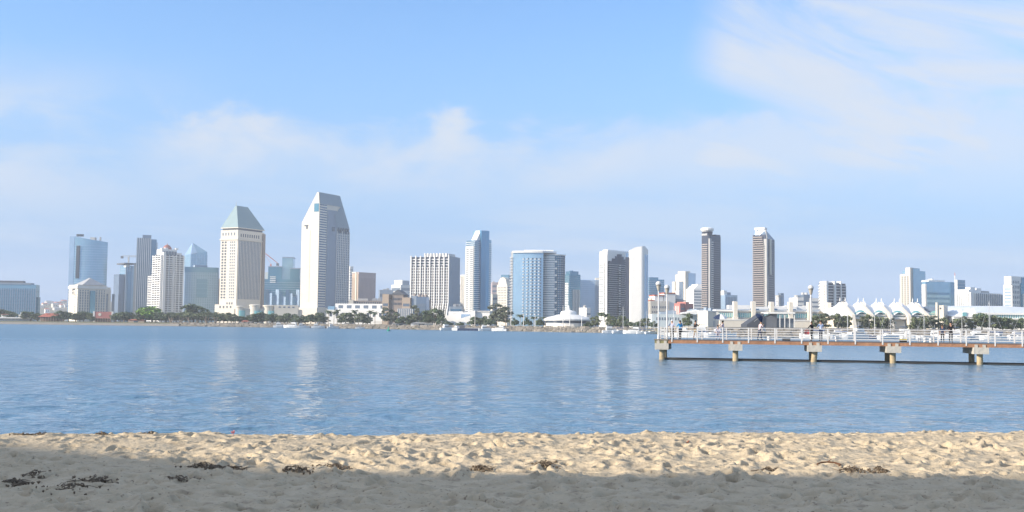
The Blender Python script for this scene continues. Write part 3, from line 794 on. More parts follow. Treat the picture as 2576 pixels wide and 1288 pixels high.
# ---- slim tower with curved blue prow
b = Bd('prow_glass_tower', 'slim glass tower with bright blue curved prow and sloping white crown', 1172, 1193, 1222, 604, 1150, 38)
W, D_, H = b.W, b.D, b.H
b.body(gdeep, 'glass_wall')
b.slabs(42, 2, H, .2, white, .7, x0=.2)
b.box('stone_flank', offwhite, -1.0, 4.5, 1, D_, -1, b.z(618))
b.bands('L', 36, D_ * .1, D_ * .45, 3, b.z(624), .45, gwin2, 1.15); b.bands('L', 36, D_ * .6, D_ * .9, 3, b.z(624), .45, gwin2, 1.15)
b.box('lower_wing', palecream, -1, 6, D_, b.v(1160), -1, b.z(690)); b.strips('L', 3, D_ + 1, b.v(1161), 3, b.z(694), .35, gwin2, 1.15)
pu0, pu1 = b.u(1206), b.u(1226)
pp = [(pu0, .5), (pu0 + .2, -2.2), (pu0 * .5 + pu1 * .5, -3.6), (pu1, -2.4), (pu1, .5)]
b.prism('curved_prow', M('prow_glass', (.09, .29, .48), .16, .45, .1, .05, .5), pp, -1, b.z(579))
b.box('rear_core', gblue, pu0 + 1, W, 6, 14, H, b.z(577.5))
b.mesh('crown', white, [(2, 0, H), (pu0 + 1, 0, H), (pu0 + 1, 0, b.z(579)), (2, 9, H), (pu0 + 1, 9, H), (pu0 + 1, 9, b.z(578))], [(0, 1, 2), (3, 5, 4), (0, 2, 5, 3), (1, 4, 5, 2), (0, 3, 4, 1)])
xw = b.u(1239)
b.box('side_wing', gblue, W, xw, 3, D_, -1, b.z(600))
for i in range(42): b.box('balcony', white, W + .1, xw + .4, 2, 8, 3 + i * (H - 4) / 42, 3.6 + i * (H - 4) / 42)
# ---- the blocks behind the round topped cream tower
b = Bd('distant_brown_block', 'hazy grey brown block on the skyline beside the slim prowed tower', None, 1238, 1257, 710, 1500, 5)
b.body(pink); b.bands('R', 8, .5, b.W - .5, 3, b.H - 2, .4, gwin2); b.units(1)
b = Bd('cream_round_topped_tower', 'cream gridded tower with an arched top left of the curved glass hotel', 1250, 1276, 1286, 716, 1300, 52)
b.body(palecream); W, D_ = b.W, b.D
b.wins('L', 6, 14, 1, D_ - 1, 4, b.H - 2, .45, .5, gwin2)
b.bands('R', 15, .5, W - .5, 4, b.H - 2, .45, ggrey)
zz = b.z(697) - b.H
b.mesh('arched_top', palecream, [(x, y, b.H + zz * math.sin(math.pi * (.15 + .7 * k / 8)) if 0 < k < 9 else b.H) for x in (0, W) for k, y in [(0, D_ * .05)] + [(k, D_ * (.05 + .8 * k / 8)) for k in range(0, 9)] + [(9, D_ * .85)]],
       [tuple(range(11)), tuple(reversed(range(11, 22)))] + [(k, k + 11, k + 12, k + 1) for k in range(10)])
b.box('dark_flank', gdeep, W, W + 7, 4, D_, -1, b.z(690))
b = Bd('small_cream_annex', 'small cream block at the foot of the arched cream tower', None, 1239, 1252, 740, 1200, 20)
b.body(palecream); b.bands('R', 5, .5, b.W - .5, 3, b.H - 2, .4, gwin2)
# ---- curved glass hotel
b = Bd('curved_glass_hotel', 'broad curved blue glass hotel with white flat roof and banded balcony wing', None, 1290, 1366, 636, 900, 0, D=22)
W = b.W
arc = [(W * k / 12, -4.2 * math.sin(math.pi * .62 * k / 12)) for k in range(13)]
b.prism('glass_wall', glass('light_blue_glass', (.36, .54, .68), .5, .18), arc + [(W, 20), (0, 20)], -1.5, b.H)
b.prism('roof_slab', white, [(x - .6, y - 1.2) for x, y in arc] + [(b.u(1400), 3), (b.u(1400), 20), (-.6, 20)], b.H, b.z(631))
b.box('roof_drum', white, b.u(1318), b.u(1392), 4, 16, b.z(631), b.z(627))
b.box('end_stair', offwhite, -1.6, .1, .5, 14, -1, b.z(633))
for i in range(24): b.box('end_balcony', white, -2.6, -.2, -.4, 6, 2 + i * (b.H - 4) / 24, 2.9 + i * (b.H - 4) / 24)
nf = 20; z0_, z1_ = b.z(800), b.z(646)
for j in range(nf):
    zz = z0_ + (z1_ - z0_) * j / nf
    for i in range(5):
        x = b.u(1313) + (b.u(1362) - b.u(1313)) * (i + .3) / 5
        y = float(np.interp(x, [p[0] for p in arc], [p[1] for p in arc]))
        b.box('balcony', white, x - .7, x + .4, y - .45, y + .3, zz, zz + (z1_ - z0_) / nf * .4)
        b.box('window', gwin, x + .55, x + 1.75, y - .25, y + .4, zz + .4, zz + (z1_ - z0_) / nf * .62)
cxp, r = b.u(1393), (b.u(1421) - b.u(1364)) / 2
lob = [(cxp + r * math.cos(a), 7 - (r * .75) * math.sin(a)) for a in np.linspace(math.pi, 0, 17)] + [(cxp + r, 20), (cxp - r, 20)]
b.prism('glass_lobe', gteal, lob, -1.5, b.z(641))
for j in range(30):
    zz = 2 + (b.z(642) - 2) * j / 30
    lb = [(cxp + (r + .7) * math.cos(a), 7 - (r * .75 + .9) * math.sin(a)) for a in np.linspace(math.pi, math.pi * (.48 if j % 3 else .42), 11)] + [(cxp + 2, 7), (cxp - r, 7)]
    b.prism('balcony', white, lb, zz, zz + 1.35)
    b.prism('floor_band', offwhite, [(cxp + (r + .35) * math.cos(a), 7 - (r * .75 + .3) * math.sin(a)) for a in np.linspace(math.pi * .42, 0, 9)] + [(cxp + r, 16), (cxp, 7)], zz + .1, zz + .75)
for a in np.linspace(.12, .45, 6):
    b.prism('pier', ggrey, [(cxp + (r + d) * math.cos(a * 3.14159 + e_), 7 - (r * .75 + d) * math.sin(a * 3.14159 + e_)) for d, e_ in ((0, 0), (.7, 0), (.7, .06), (0, .06))], 0, b.z(642))
b.prism('lobe_roof', white, [(cxp + (r + .6) * math.cos(a), 7 - (r * .75 + .8) * math.sin(a)) for a in np.linspace(math.pi, 0, 15)] + [(cxp + r, 20), (cxp - r, 20)], b.z(641), b.z(638.5))
# ---- teal tower and pale blue slab
b = Bd('teal_glass_tower', 'narrow teal glass tower with stepped dark crown right of the curved hotel', 1421, 1432, 1460, 690, 1100, 30)
b.body(gteal, 'glass_wall'); b.box('crown', gdeep, 1, b.W * .82, 0, b.D, b.H, b.z(682)); b.box('crown_top', gdeep, 5, b.W * .5, 3, b.D, b.z(682), b.z(680))
b.slabs(26, 2, b.H, .2, bluegrey, .3); b.bands('L', 24, 1, b.D - 1, 3, b.H - 8, .5, white, .5, 'balcony'); b.piers('R', 4, b.W * .35, b.W * .9, 0, b.z(728), .9, offwhite, .7)
b = Bd('pale_blue_slab', 'flat pale blue slab with faint floor lines between teal tower and dark Marina hotel', None, 1460, 1507, 704, 1200, 0, D=18)
b.root['label'] = 'flat pale blue slab block with faint floor lines right of the teal glass tower'
b.body(gpale, 'glass_wall'); b.slabs(22, 2, b.H, .3, bluegrey, .2); b.box('side_fin', bluegrey, b.W * .8, b.W + .2, -.6, 10, 0, b.H - .5); b.box('roof_box', palecream, b.W * .82, b.W * 1.05, 4, 12, b.H, b.z(698))
b = Bd('low_white_store', 'low plain white block in front of the pale blue slab', 1457, 1476, 1486, 774, 900, 60)
b.body(white); b.bands('R', 2, .5, b.W - .5, 4, b.H - 3, .35, gwin2); b.units(2)
# ---- dark glass hotel with white curved wing
b = Bd('dark_glass_hotel', 'dark banded glass hotel with a white crown and a huge blank white curved wing', 1509, 1527, 1589, 636, 800, 50)
W, D_, H = b.W, b.D, b.H
b.body(gdark, 'glass_wall')
b.slabs(31, 3, b.z(662), .26, grey, .22, x0=.4, x1=W - 8)
b.box('side_wall', white, -.9, .05, -.6, D_, -1, b.z(640))
b.bands('L', 25, D_ * .35, D_ * .96, 4, b.z(658), .32, gwin2, 1.0)
b.strips('L', 1, D_ * .12, D_ * .3, 4, b.z(660), .5, gwin, 1.0)
b.box('crown', white, -.7, W * .72, -.6, D_ - .2, b.z(656), b.z(631.5)); b.box('crown_glass', gpale, W * .72 + .02, W, -.6, D_ - .2, b.z(656), b.z(633)); b.box('crown_top', white, 2, W, 1, D_ - 1, b.z(640), b.z(627.5))
for x0, x1, y in ((1529, 1587, 657), (1537, 1575, 649), (1545, 1566, 643), (1550, 1561, 637)):
    b.box('stepped_glass', gdark, b.u(x0), b.u(x1), -1.0 - (y < 650) * .01 - (y < 645) * .01, 3, 0, b.z(y))
b.slabs(28, 4, b.z(660), .22, grey, 1.25, 'floor_line', b.u(1530), b.u(1586) - 1, -.1, 2)
b.wins('R', 1, 22, b.u(1553), b.u(1558), 5, b.z(662), .8, .28, white, 1.4, 'pale_balcony'); b.wins('R', 2, 14, b.u(1568), b.u(1578), b.z(740), b.z(650), .5, .35, offwhite, 1.4, 'pale_balcony')  # small pale balcony faces on the dark glass
w2 = Bd('white_curved_wing', 'tall blank brilliant white curved wing', None, 1587, 1634, 620, 770, 0, D=10)
wW = w2.W
wp = [(wW * k / 16, -1.2 + 9.5 * max(0, (k / 16 - .55) / .45) ** 2.0 + 1.6 * (1 - k / 16)) for k in range(17)]
tz = [w2.z(float(np.interp(k / 16, [0, .25, .75, .8, 1], [628, 621.5, 618.5, 622, 626]))) for k in range(17)]
w2.prism('wall', white, wp + [(wW, 14), (0, 14)], -1.5, tz + [tz[-1], tz[0]])
w2.box('link_wall', gdark, w2.u(1578), w2.u(1588.5), 9, 14, -1, w2.z(645))
for x in (1622, 1628): w2.box('glass_joint', gpale, w2.u(x), w2.u(x) + .9, float(np.interp(w2.u(x), [p[0] for p in wp], [p[1] for p in wp])) - .08, 12, 0, w2.z(640))
w2.box('roof_unit', grey, w2.u(1623), w2.u(1627), 6, 9, w2.z(625), w2.z(620))
# ---- dark blue slab and hotel district to the right
b = Bd('navy_slab', 'navy blue office slab right of the brilliant white curved wing', None, 1633, 1671, 703, 1150, 6)
b.body(gdeep, 'glass_wall'); b.box('crown', gdeep, 1, b.W * .65, 3, 15, b.H, b.z(697)); b.slabs(22, 2, b.H, .15, bluegrey, .2)
b = Bd('cream_spanish_hotel', 'cluster of cream stepped blocks with terracotta trim behind the two near lamps', None, 1636, 1684, 757, 900, 10)
b.body(palecream)
for x0, x1, y in ((1648, 1670, 744), (1672, 1700, 738), (1636, 1646, 757)):
    b.box('stepped_block', white, b.u(x0), b.u(x1), 1, 16, 0, b.z(y)); b.box('tile_trim', red, b.u(x0) - .3, b.u(x1) + .3, .6, 16, b.z(y), b.z(y) + .9)
b.wins('R', 8, 4, 1, b.W - 1, 3, b.H - 3, .4, .45, gwin2); b.units(2, palecream)
b.box('rear_wing', bluegrey, b.u(1684), b.u(1726), 8, 20, 0, b.z(751)); b.bands('R', 4, b.u(1700), b.u(1724), b.z(780), b.z(752), .4, gwin2, -7.9)
MB().lathe([(3, 0), (3, 4), (2.2, 6.5), (.6, 8)], (b.u(1716), 10, b.z(751)), 12).build('cupola', white, b.root)
b = Bd('brick_red_block', 'low brick red block left of the taller dark balcony tower', 1696, 1711, 1744, 763, 860, 40)
b.body(redwall); b.box('corner_tower', redwall, b.W * .35, b.W * .6, -1, 8, 0, b.z(759)); b.bands('R', 3, 1, b.W - 1, 4, b.H - 2, .35, gwin2); b.strips('L', 3, 1, b.D - 1, 3, b.H - 2, .5, offwhite, .2)
b = Bd('beige_deco_tower', 'beige stepped tower with an arched blue flank on the skyline', 1699, 1724, 1748, 682, 1300, 45)
b.body(palecream, z1=b.z(690)); W, D_ = b.W, b.D
b.box('upper_storeys', palecream, 0, W * .5, 0, D_ * .75, b.z(690), b.z(682)); b.box('blue_flank', gpale, W * .3, W + 1, -.4, D_ * .7, 0, b.z(686))
b.box('glass_bay', ggrey, -.5, .05, D_ * .2, D_ * .6, 0, b.z(708)); b.box('low_wing', palecream, -1, 8, D_, b.v(1699) + 4, -1, b.z(708)); b.slabs(20, 3, b.z(692), .12, offwhite, .15)
b.box('foot_block', offwhite, W * .2, W * 1.0, -12, -1, -1, b.z(728))
b = Bd('white_ziggurat', 'white terraced block with a slanted stepped roof beside the dark balcony tower', None, 1745, 1768, 726, 1050, 10)
for i in range(4): b.box('terrace', white, b.u(1745 + i * 4.5), b.u(1790), i * 1.5, 22, -1 if i == 0 else b.z(726 - (i - 1) * 4), b.z(726 - i * 4))
b.bands('R', 12, .5, b.u(1780), 3, b.H - 1, .35, gwin2)
# ---- twin dark towers
twin = glass('dark_twin_glass', (.05, .07, .11), .25, .25); twinband = M('dark_slate_band', (.17, .185, .21))
b = Bd('cup_crowned_tower', 'tall dark balcony tower with a white cup shaped crown', 1766, 1783, 1813, 592, 950, 44)
W, D_, H = b.W, b.D, b.H
b.body(twin, 'glass_wall')
b.box('balcony_wall', gdark, -.4, .05, .5, D_, 0, b.z(588))
b.bands('L', 38, D_ * .12, D_, 4, b.z(612), .36, M('taupe_balcony', (.42, .37, .33)), 1.1, 'balcony')
b.piers('R', 1, 1.0, 4.4, 0, b.z(600), 2.6, grey, 1.2, 'corner_pier', 0, 0)
b.bands('R', 38, 2.6, 5.4, 4, b.z(606), .45, offwhite, 1.0, 'corner_balcony')
b.slabs(38, 4, H - 4, .18, twinband, .25, x0=6.5)
b.box('rounded_flank', twin, W * .6, W + .1, .4, D_, H, b.z(588))
cc_ = (b.u(1790), 4.5)
MB().lathe([(3.0, b.z(603)), (3.4, b.z(598)), (4.6, b.z(580)), (5.4, b.z(579)), (5.6, b.z(574)), (4.6, b.z(572)), (1, b.z(571.5))], (cc_[0], cc_[1], 0), 16).build('crown', white, b.root)
MB().lathe([(3.75, b.z(597)), (4.72, b.z(581.5))], (cc_[0] - .25, cc_[1] - .3, 0), 16).build('crown_glass', gdark, b.root)
b.box('top_frame', grey, -.6, 3, D_ * .2, D_, b.z(592), b.z(587))
b = Bd('slant_topped_tower', 'tall dark balcony tower with a slanted blue top and white cap', 1895, 1928, 1949, 598, 900, 52)
W, D_, H = b.W, b.D, b.H
b.body(twin, 'glass_wall', b.z(601))
b.mesh('slanted_top', ggrey, [(0, 0, b.z(601)), (W, 0, b.z(601)), (W, D_ * .9, b.z(601)), (0, D_ * .9, b.z(601)), (0, D_ * .05, b.z(578)), (1.0, D_ * .85, b.z(577))], [(0, 1, 4), (1, 2, 5, 4), (2, 3, 5), (3, 0, 4, 5)])
b.box('balcony_wall', gdark, -.4, .05, D_ * .05, D_, 0, b.z(590))
cu = M('warm_grey_balcony', (.34, .30, .275))
for i in range(40):
    z0 = 4 + i * (b.z(592) - 4) / 40; rr_ = min(1.0, (40 - i) / 5)
    b.box('balcony', cu, -1.7, -.3, D_ * (.12 + .18 * (1 - rr_)), D_ * 1.0, z0, z0 + .75)
b.box('corner_pier', grey, -.9, 1.6, -.8, 1.8, 0, b.z(601)); b.box('pale_pier', palecream, W * .35, W * .52, -.8, .05, b.z(690), b.z(600))
b.slabs(38, 4, b.z(603), .16, twinband, .2, x0=2)
v0 = b.z(600)
b.mesh('slanted_rib', grey, [(.3, -.7, v0), (1.8, -.7, v0), (1.8, .6, v0), (.3, .6, v0), (-.2, D_ * .05, b.z(575)), (1.0, D_ * .05, b.z(575)), (1.0, D_ * .12, b.z(575)), (-.2, D_ * .12, b.z(575))],
       [(0, 1, 5, 4), (1, 2, 6, 5), (2, 3, 7, 6), (3, 0, 4, 7), (4, 5, 6, 7)])
b.box('crown', white, -.8, 4, D_ * .10, D_ * .88, b.z(577.5), b.z(572))
# ---- the rest of the right skyline
b = Bd('blue_grey_office', 'mid height blue grey office between the two tall dark towers', 1813, 1824, 1855, 742, 1100, 22)
b.body(gpale, 'glass_wall'); b.strips('R', 7, 1, b.W - 1, 2, b.H - 2, .5, ggrey); b.box('roof_box', white, 0, b.W * .25, 2, 9, b.H, b.z(731)); b.box('roof_box', bluegrey, b.W * .3, b.W * .6, 3, 12, b.H, b.z(735))
b = Bd('small_twin_tower', 'small stone and glass tower just right of the slant topped tower', 1951, 1958, 1970, 745, 1100, 40)
b.body(offwhite); b.box('glass_half', ggrey, b.W * .45, b.W + .4, -.6, b.D, 0, b.z(737)); b.bands('L', 8, 1, b.D - 1, 3, b.H, .35, gwin2); b.box('roof_slab', grey, -.8, b.W * .7, -.8, b.D, b.H, b.H + 1)
for (x0, x1, y, mt, lab) in ((2006, 2024, 748, offwhite, 'small pale block with a dark top storey left of the third lamp'), (2022, 2037, 741, ggrey, 'small grey blue block behind the third lamp'),
                             (2036, 2062, 750, offwhite, 'small pale block between the third lamp and the striped white tower')):
    b = Bd('distant_small_block', lab, None, x0, x1, y, 1150, 6)
    b.body(mt); b.bands('R', 6, .5, b.W - .5, 3, b.H - 2, .4, gwin2); b.units(2)
b = Bd('striped_white_tower', 'white and dark striped tower with rounded roof piers left of the tent roofs', 2060, 2076, 2127, 712, 950, 26)
b.body(gdark, 'glass_wall'); W = b.W
b.slabs(15, 3, b.H, .28, offwhite, .5); b.bands('L', 15, 0, b.D * .8, 3, b.H, .55, white, .9, 'balcony')
for x0, x1 in ((2076, 2081), (2096.5, 2101), (2113, 2115)): b.box('pier', white, b.u(x0), b.u(x1), -1.3, 6, 0, b.z(707))
b.box('roof_drum', white, b.u(2078), b.u(2095), 1, 8, b.H, b.z(708)); b.box('roof_drum', white, b.u(2099), b.u(2113), 1, 8, b.H, b.z(709)); b.box('balcony_stack', bluegrey, W, W + 2.5, 2, 12, 0, b.z(718))
b = Bd('stone_and_glass_tower', 'tall tower half beige stone with windows and half blue glass above the tent roofs', 2264, 2290, 2326, 690, 1000, 40)
W, D_ = b.W, b.D
b.body(palecream, z1=b.z(690))
b.box('upper_storeys', palecream, 0, W * .5, 0, D_ * .45, b.z(690), b.z(673)); b.box('glass_half', gblue, W * .16, W, -.8, D_, 0, b.z(680)); b.box('glass_top', gblue, W * .16, W * .62, -.7, D_ * .5, b.z(680), b.z(674))
b.wins('L', 3, 24, D_ * .1, D_ * .9, 4, b.z(694), .55, .6, gwin); b.slabs(24, 4, b.z(682), .12, bluegrey, .95, x0=W * .18, y0=.4)
b = Bd('wide_blue_office', 'wide blue glass office with a bright white roof box near the mast', 2320, 2328, 2400, 708, 950, 16)
b.body(gblue, 'glass_wall'); W = b.W
b.box('dark_flank', gdeep, b.u(2390), W, -.5, b.D, 0, b.H - .3); b.box('roof_box', white, b.u(2348), b.u(2388), 6, 16, b.H, b.z(703)); b.box('roof_box', white, b.u(2358), b.u(2364), 7, 12, b.z(703), b.z(700))
b.bands('R', 7, .6, b.u(2390) - .5, 4, b.H - 8, .45, gdeep); b.box('corner_pier', offwhite, -.6, 1, -.6, b.D, 0, b.z(715))
t = empty('radio_mast', 'thin mast with a red tip right of the wide blue office', 'mast', (taz(2402.5) * 940, 940, GZ))
MB().tube((0, 0, 0), (0, 0, at(2402, 693, 940).z - GZ), .5, .3, 6).build('pole', offwhite, t); MB().tube((0, 0, at(2402, 693, 940).z - GZ), (0, 0, at(2402, 685, 940).z - GZ), .3, .1, 6).build('tip', cranered, t)
b = Bd('distant_blue_cube', 'small deep blue block on the skyline above the white striped hotel', 2402, 2409, 2428, 704, 1150, 25)
b.body(gdeep, 'glass_wall'); b.slabs(14, 2, b.H, .15, bluegrey, .2); b.box('side_panel', offwhite, -.4, .05, 0, b.D, 0, b.H)
b = Bd('white_striped_hotel', 'long white hotel with close vertical stripes right of the mast', 2403, 2442, 2519, 737, 900, 40)
W, D_ = b.W, b.D
b.body(white, z1=b.z(735))
b.strips('L', 7, 1, D_ - 1, 2, b.z(739), .35, gwin2); b.box('glass_side', ggrey, b.u(2452), W, -.4, 8, 0, b.z(737)); b.piers('R', 14, b.u(2452), W, 0, b.z(737), .8, offwhite, .9)
b.box('roof_box', white, b.u(2442), b.u(2468), 2, 12, b.z(735), b.z(728)); b.box('roof_box', white, b.u(2468), b.u(2480), 4, 12, b.z(735), b.z(723)); b.box('roof_box', grey, b.u(2482), b.u(2500), 4, 12, b.z(735), b.z(729))
b.box('roof_box', white, 4, 12, D_ * .2, D_ * .5, b.z(735), b.z(722)); b.box('roof_box', white, 1, 6, D_ * .6, D_ * .95, b.z(735), b.z(728))
b = Bd('white_gridded_tower', 'pale tower with square windows cut off by the edge of the picture', 2524, 2546, 2620, 716, 850, 30)
b.root['label'] = 'pale tower with square windows and stepped white top, last of the skyline'
W, D_ = b.W, b.D
b.body(offwhite); b.box('upper_storeys', white, b.u(2544), W * .75, 0, D_ * .8, b.H, b.z(695)); b.box('glass_half', gteal, b.u(2566), W, -.8, 10, 0, b.z(712)); b.box('glass_top', gdeep, b.u(2569), W, -.5, 10, b.H, b.z(697))
b.wins('R', 4, 9, b.u(2547), b.u(2565), 5, b.z(703), .5, .55, gwin2); b.bands('L', 12, 1, D_ - 1, 4, b.H - 2, .5, gpale); b.box('white_bay', white, b.u(2570), b.u(2578), -2, .05, 0, b.z(738))
# ---- houses on the far hill
house_spots = [(104, 771), (112, 768), (121, 764), (129, 770), (137, 762), (145, 766), (153, 770), (160, 765), (167, 771), (118, 775), (141, 776), (158, 777)]
for i, (x, y) in enumerate(house_spots):
    Y = 2560 + 60 * (i % 4) - (180 if y > 772 else 0); p = at(x, 780, Y)
    z = hill_z(p.x, Y) - .5
    yt = at(x, y, Y).z
    if yt < z + 6: yt = z + 6 + (i % 3)
    r = empty('hill_house', 'small pale house on the far hill between blue office block and cream hotel', 'house', (p.x, Y, z), rad(35 + 9 * (i % 3)), 'pale houses on the far hill')
    h = yt - z - 2.5; wd = 9 + (i % 3) * 3
    MB().box(-wd / 2, wd / 2, -5, 5, -3, h).build('wall', (white, palecream, offwhite)[i % 3], r)
    MB().add([(-wd / 2 - .5, -5.6, h), (wd / 2 + .5, -5.6, h), (wd / 2 + .5, 5.6, h), (-wd / 2 - .5, 5.6, h), (-wd / 2 + 1, 0, h + 2.5), (wd / 2 - 1, 0, h + 2.5)], [(0, 1, 5, 4), (1, 2, 5), (2, 3, 4, 5), (3, 0, 4), (3, 2, 1, 0)]).build('roof', (roofgrey, red)[i % 2], r)
    for k_ in (-1, 1): MB().box(k_ * 2 - .8, k_ * 2 + .8, -5.1, -4.9, h * .35, h * .7).build('window', gwin, r)
# ---------------------------------------------------------------- low buildings along the far shore
# convention hall with pylons
b = Bd('convention_hall', 'very long low convention hall with teal window bands and tall cream pylons', None, 1800, 2110, 776, 620, -2, D=60, ym=790)
b.body(offwhite, z1=b.z(783)); W = b.W
b.box('upper_tier', bluegrey, b.u(1760), W, 14, 58, 0, b.z(776)); b.box('roof_edge', white, b.u(1800), W + .5, -1.2, 14, b.z(783), b.z(779))
px_ = [1848, 1893.5, 1939.5, 1986.5, 2034.5, 2082]
edges = [1806] + px_ + [2108]
for i, (x0, x1) in enumerate(zip(edges, edges[1:])):
    b.box('window_band', tealwin, b.u(x0 + 4), b.u(x1 - 4), -.4, .05, b.z(798), b.z(787))
    m_ = MB()
    for k in range(1, 7):
        a = b.u(x0 + 4 + (x1 - x0 - 8) * k / 7); m_.box(a - .12, a + .12, -.55, -.38, b.z(798), b.z(787))
    m_.build('mullion', offwhite, b.root)
    b.box('roof_skylight', gdeep, b.u(x0 + 8), b.u(x0 + 18), 2, 8, b.z(779), b.z(775.5)) if i in (2, 3, 4) else None
for i, x in enumerate(px_):
    a = b.u(x)
    m_ = MB().prism([(a - 1.0, -4), (a + 1.0, -4), (a + 1.0, 1.5), (a - 1.0, 1.5)], -1, [b.z(759), b.z(759), b.z(757.5), b.z(757.5)])
    m_.box(a - 1.25, a + 1.25, -4.3, 1.7, -1, b.z(797)); m_.build('pylon', palecream, b.root)
for x in (1922, 1965, 2010, 2056):
    a = b.u(x); b.box('rear_pylon', palecream, a - .8, a + .8, 30, 33, b.z(779), b.z(764))
b.box('terrace', palecream, b.u(1806), W, -7, -1.3, -1, b.z(806)); b.box('terrace_rail', offwhite, b.u(1806), W, -7.2, -7, b.z(806), b.z(803))
b.units(7, offwhite, b.u(1810), W, 20, 50, b.z(776))
b2 = Bd('cream_cube_hall', 'plain sunlit cream cube with a shaded side beside the convention hall', 1755, 1781, 1802, 784, 560, 42, ym=795)
b2.body(palecream); b2.box('coping', offwhite, -.2, b2.W + .2, -.2, b2.D + .2, b2.H, b2.H + .5); b2.box('service_door', grey, b2.W * .6, b2.W * .85, -.1, .05, .3, 4); b2.units(2, bluegrey)
b3 = Bd('pale_blue_low_hall', 'long low pale blue grey hall with a slanting white canopy behind the first lamps', None, 1640, 1756, 790, 620, -3, D=25, ym=800)
b3.body(M('pale_blue_render', (.50, .57, .60)))
W3 = b3.W
b3.mesh('canopy', white, [(b3.u(1712), -6, b3.z(787)), (W3, -6, b3.z(780)), (W3, 10, b3.z(778)), (b3.u(1712), 10, b3.z(786)), (b3.u(1712), -6, b3.z(789)), (W3, -6, b3.z(789)), (W3, 10, b3.z(787)), (b3.u(1712), 10, b3.z(788))], [(0, 1, 2, 3), (4, 7, 6, 5), (0, 4, 5, 1), (1, 5, 6, 2), (2, 6, 7, 3), (3, 7, 4, 0)])
b3.wins('R', 9, 1, 2, b3.u(1710), b3.z(806), b3.z(797), .5, .8, gwin2); b3.units(3, bluegrey)
b3 = Bd('dark_slate_hall', 'dark slate grey hall with one slanting end under white eaves behind the pier', None, 1912, 1954, 789, 520, -4, D=22, ym=800)
W3 = b3.W
b3.prism('wall', darkgrey, [(-5, 0), (W3, 0), (W3, 20), (-5, 20)], -1.5, [b3.z(815), b3.H, b3.H, b3.z(815)])
b3.prism('sloping_end', M('slate_slope', (.05, .058, .075)), [(-6, -.5), (b3.u(1921), -.5), (b3.u(1921), 20.5), (-6, 20.5)], [-1.5] * 4, [b3.z(816), b3.H + .3, b3.H + .3, b3.z(816)])
b3.box('eaves', white, b3.u(1930), W3 + 8, -2, 20, b3.H, b3.H + .8)
for i in range(4): b3.box('column', offwhite, W3 + 1 + i * 2.2, W3 + 1.4 + i * 2.2, -1.5, -1.1, -1, b3.H)
b3.box('open_shade', gwin2, W3 + .02, W3 + 8, 2, 18, -1, b3.z(800))
# tent roofed pavilion: each tent with two peaks
tp = empty('tent_roofed_hall', 'long pavilion under five white peaked tent roofs between cream raking fins', 'building', (taz(2132, 790) * 600, 600, GZ))
base_x = taz(2132, 790) * 600
def tx(x): return taz(x, 790) * 600 - base_x
def tz_(y, x=2200): 
    d = ray(x, y); return 3 + d.z / d.y * 600 - GZ
pk = [2131, 2177.5, 2223.5, 2269.5, 2316]
def tent_surface(cx, half0, half1, end0, end1):
    nx, ny = 34, 18
    xs_ = np.linspace(cx - half0, cx + half1, nx); ts = np.linspace(-1, 1, ny)
    v, f = [], []
    for t in ts:
        for x in xs_:
            hw, en = (half0, end0) if x < cx else (half1, end1)
            q = min(1, abs(x - cx) / hw)
            pk_ = max(math.exp(-abs(x - cx + 1.7) / 1.9) if t < .1 else 0, math.exp(-abs(x - cx - 1.7) / 1.9) if t > -.45 else 0)
            low = tz_(781 if en else 769.5)
            ridge = tz_(764) + (low - tz_(764)) * q ** (.8 if en else 1.2) + (tz_(753) - tz_(764)) * pk_
            edge = tz_(797) + (tz_(796 if en else 786.5) - tz_(797)) * math.sin(max(0, (q - .28) / .72) * math.pi / 2) ** 1.1
            k_ = 1 - abs(t); k_ = k_ ** 1.35
            v.append((x, 8 + (17 if t < 0 else 20) * t, edge + (ridge - edge) * k_))
    for j in range(ny - 1):
        for i in range(nx - 1):
            a = j * nx + i; f.append((a, a + 1, a + nx + 1, a + nx))
    n = len(v)
    v += [(x, y, z - .2) for x, y, z in v]
    f += [tuple(reversed([q + n for q in t])) for t in f]
    return v, f
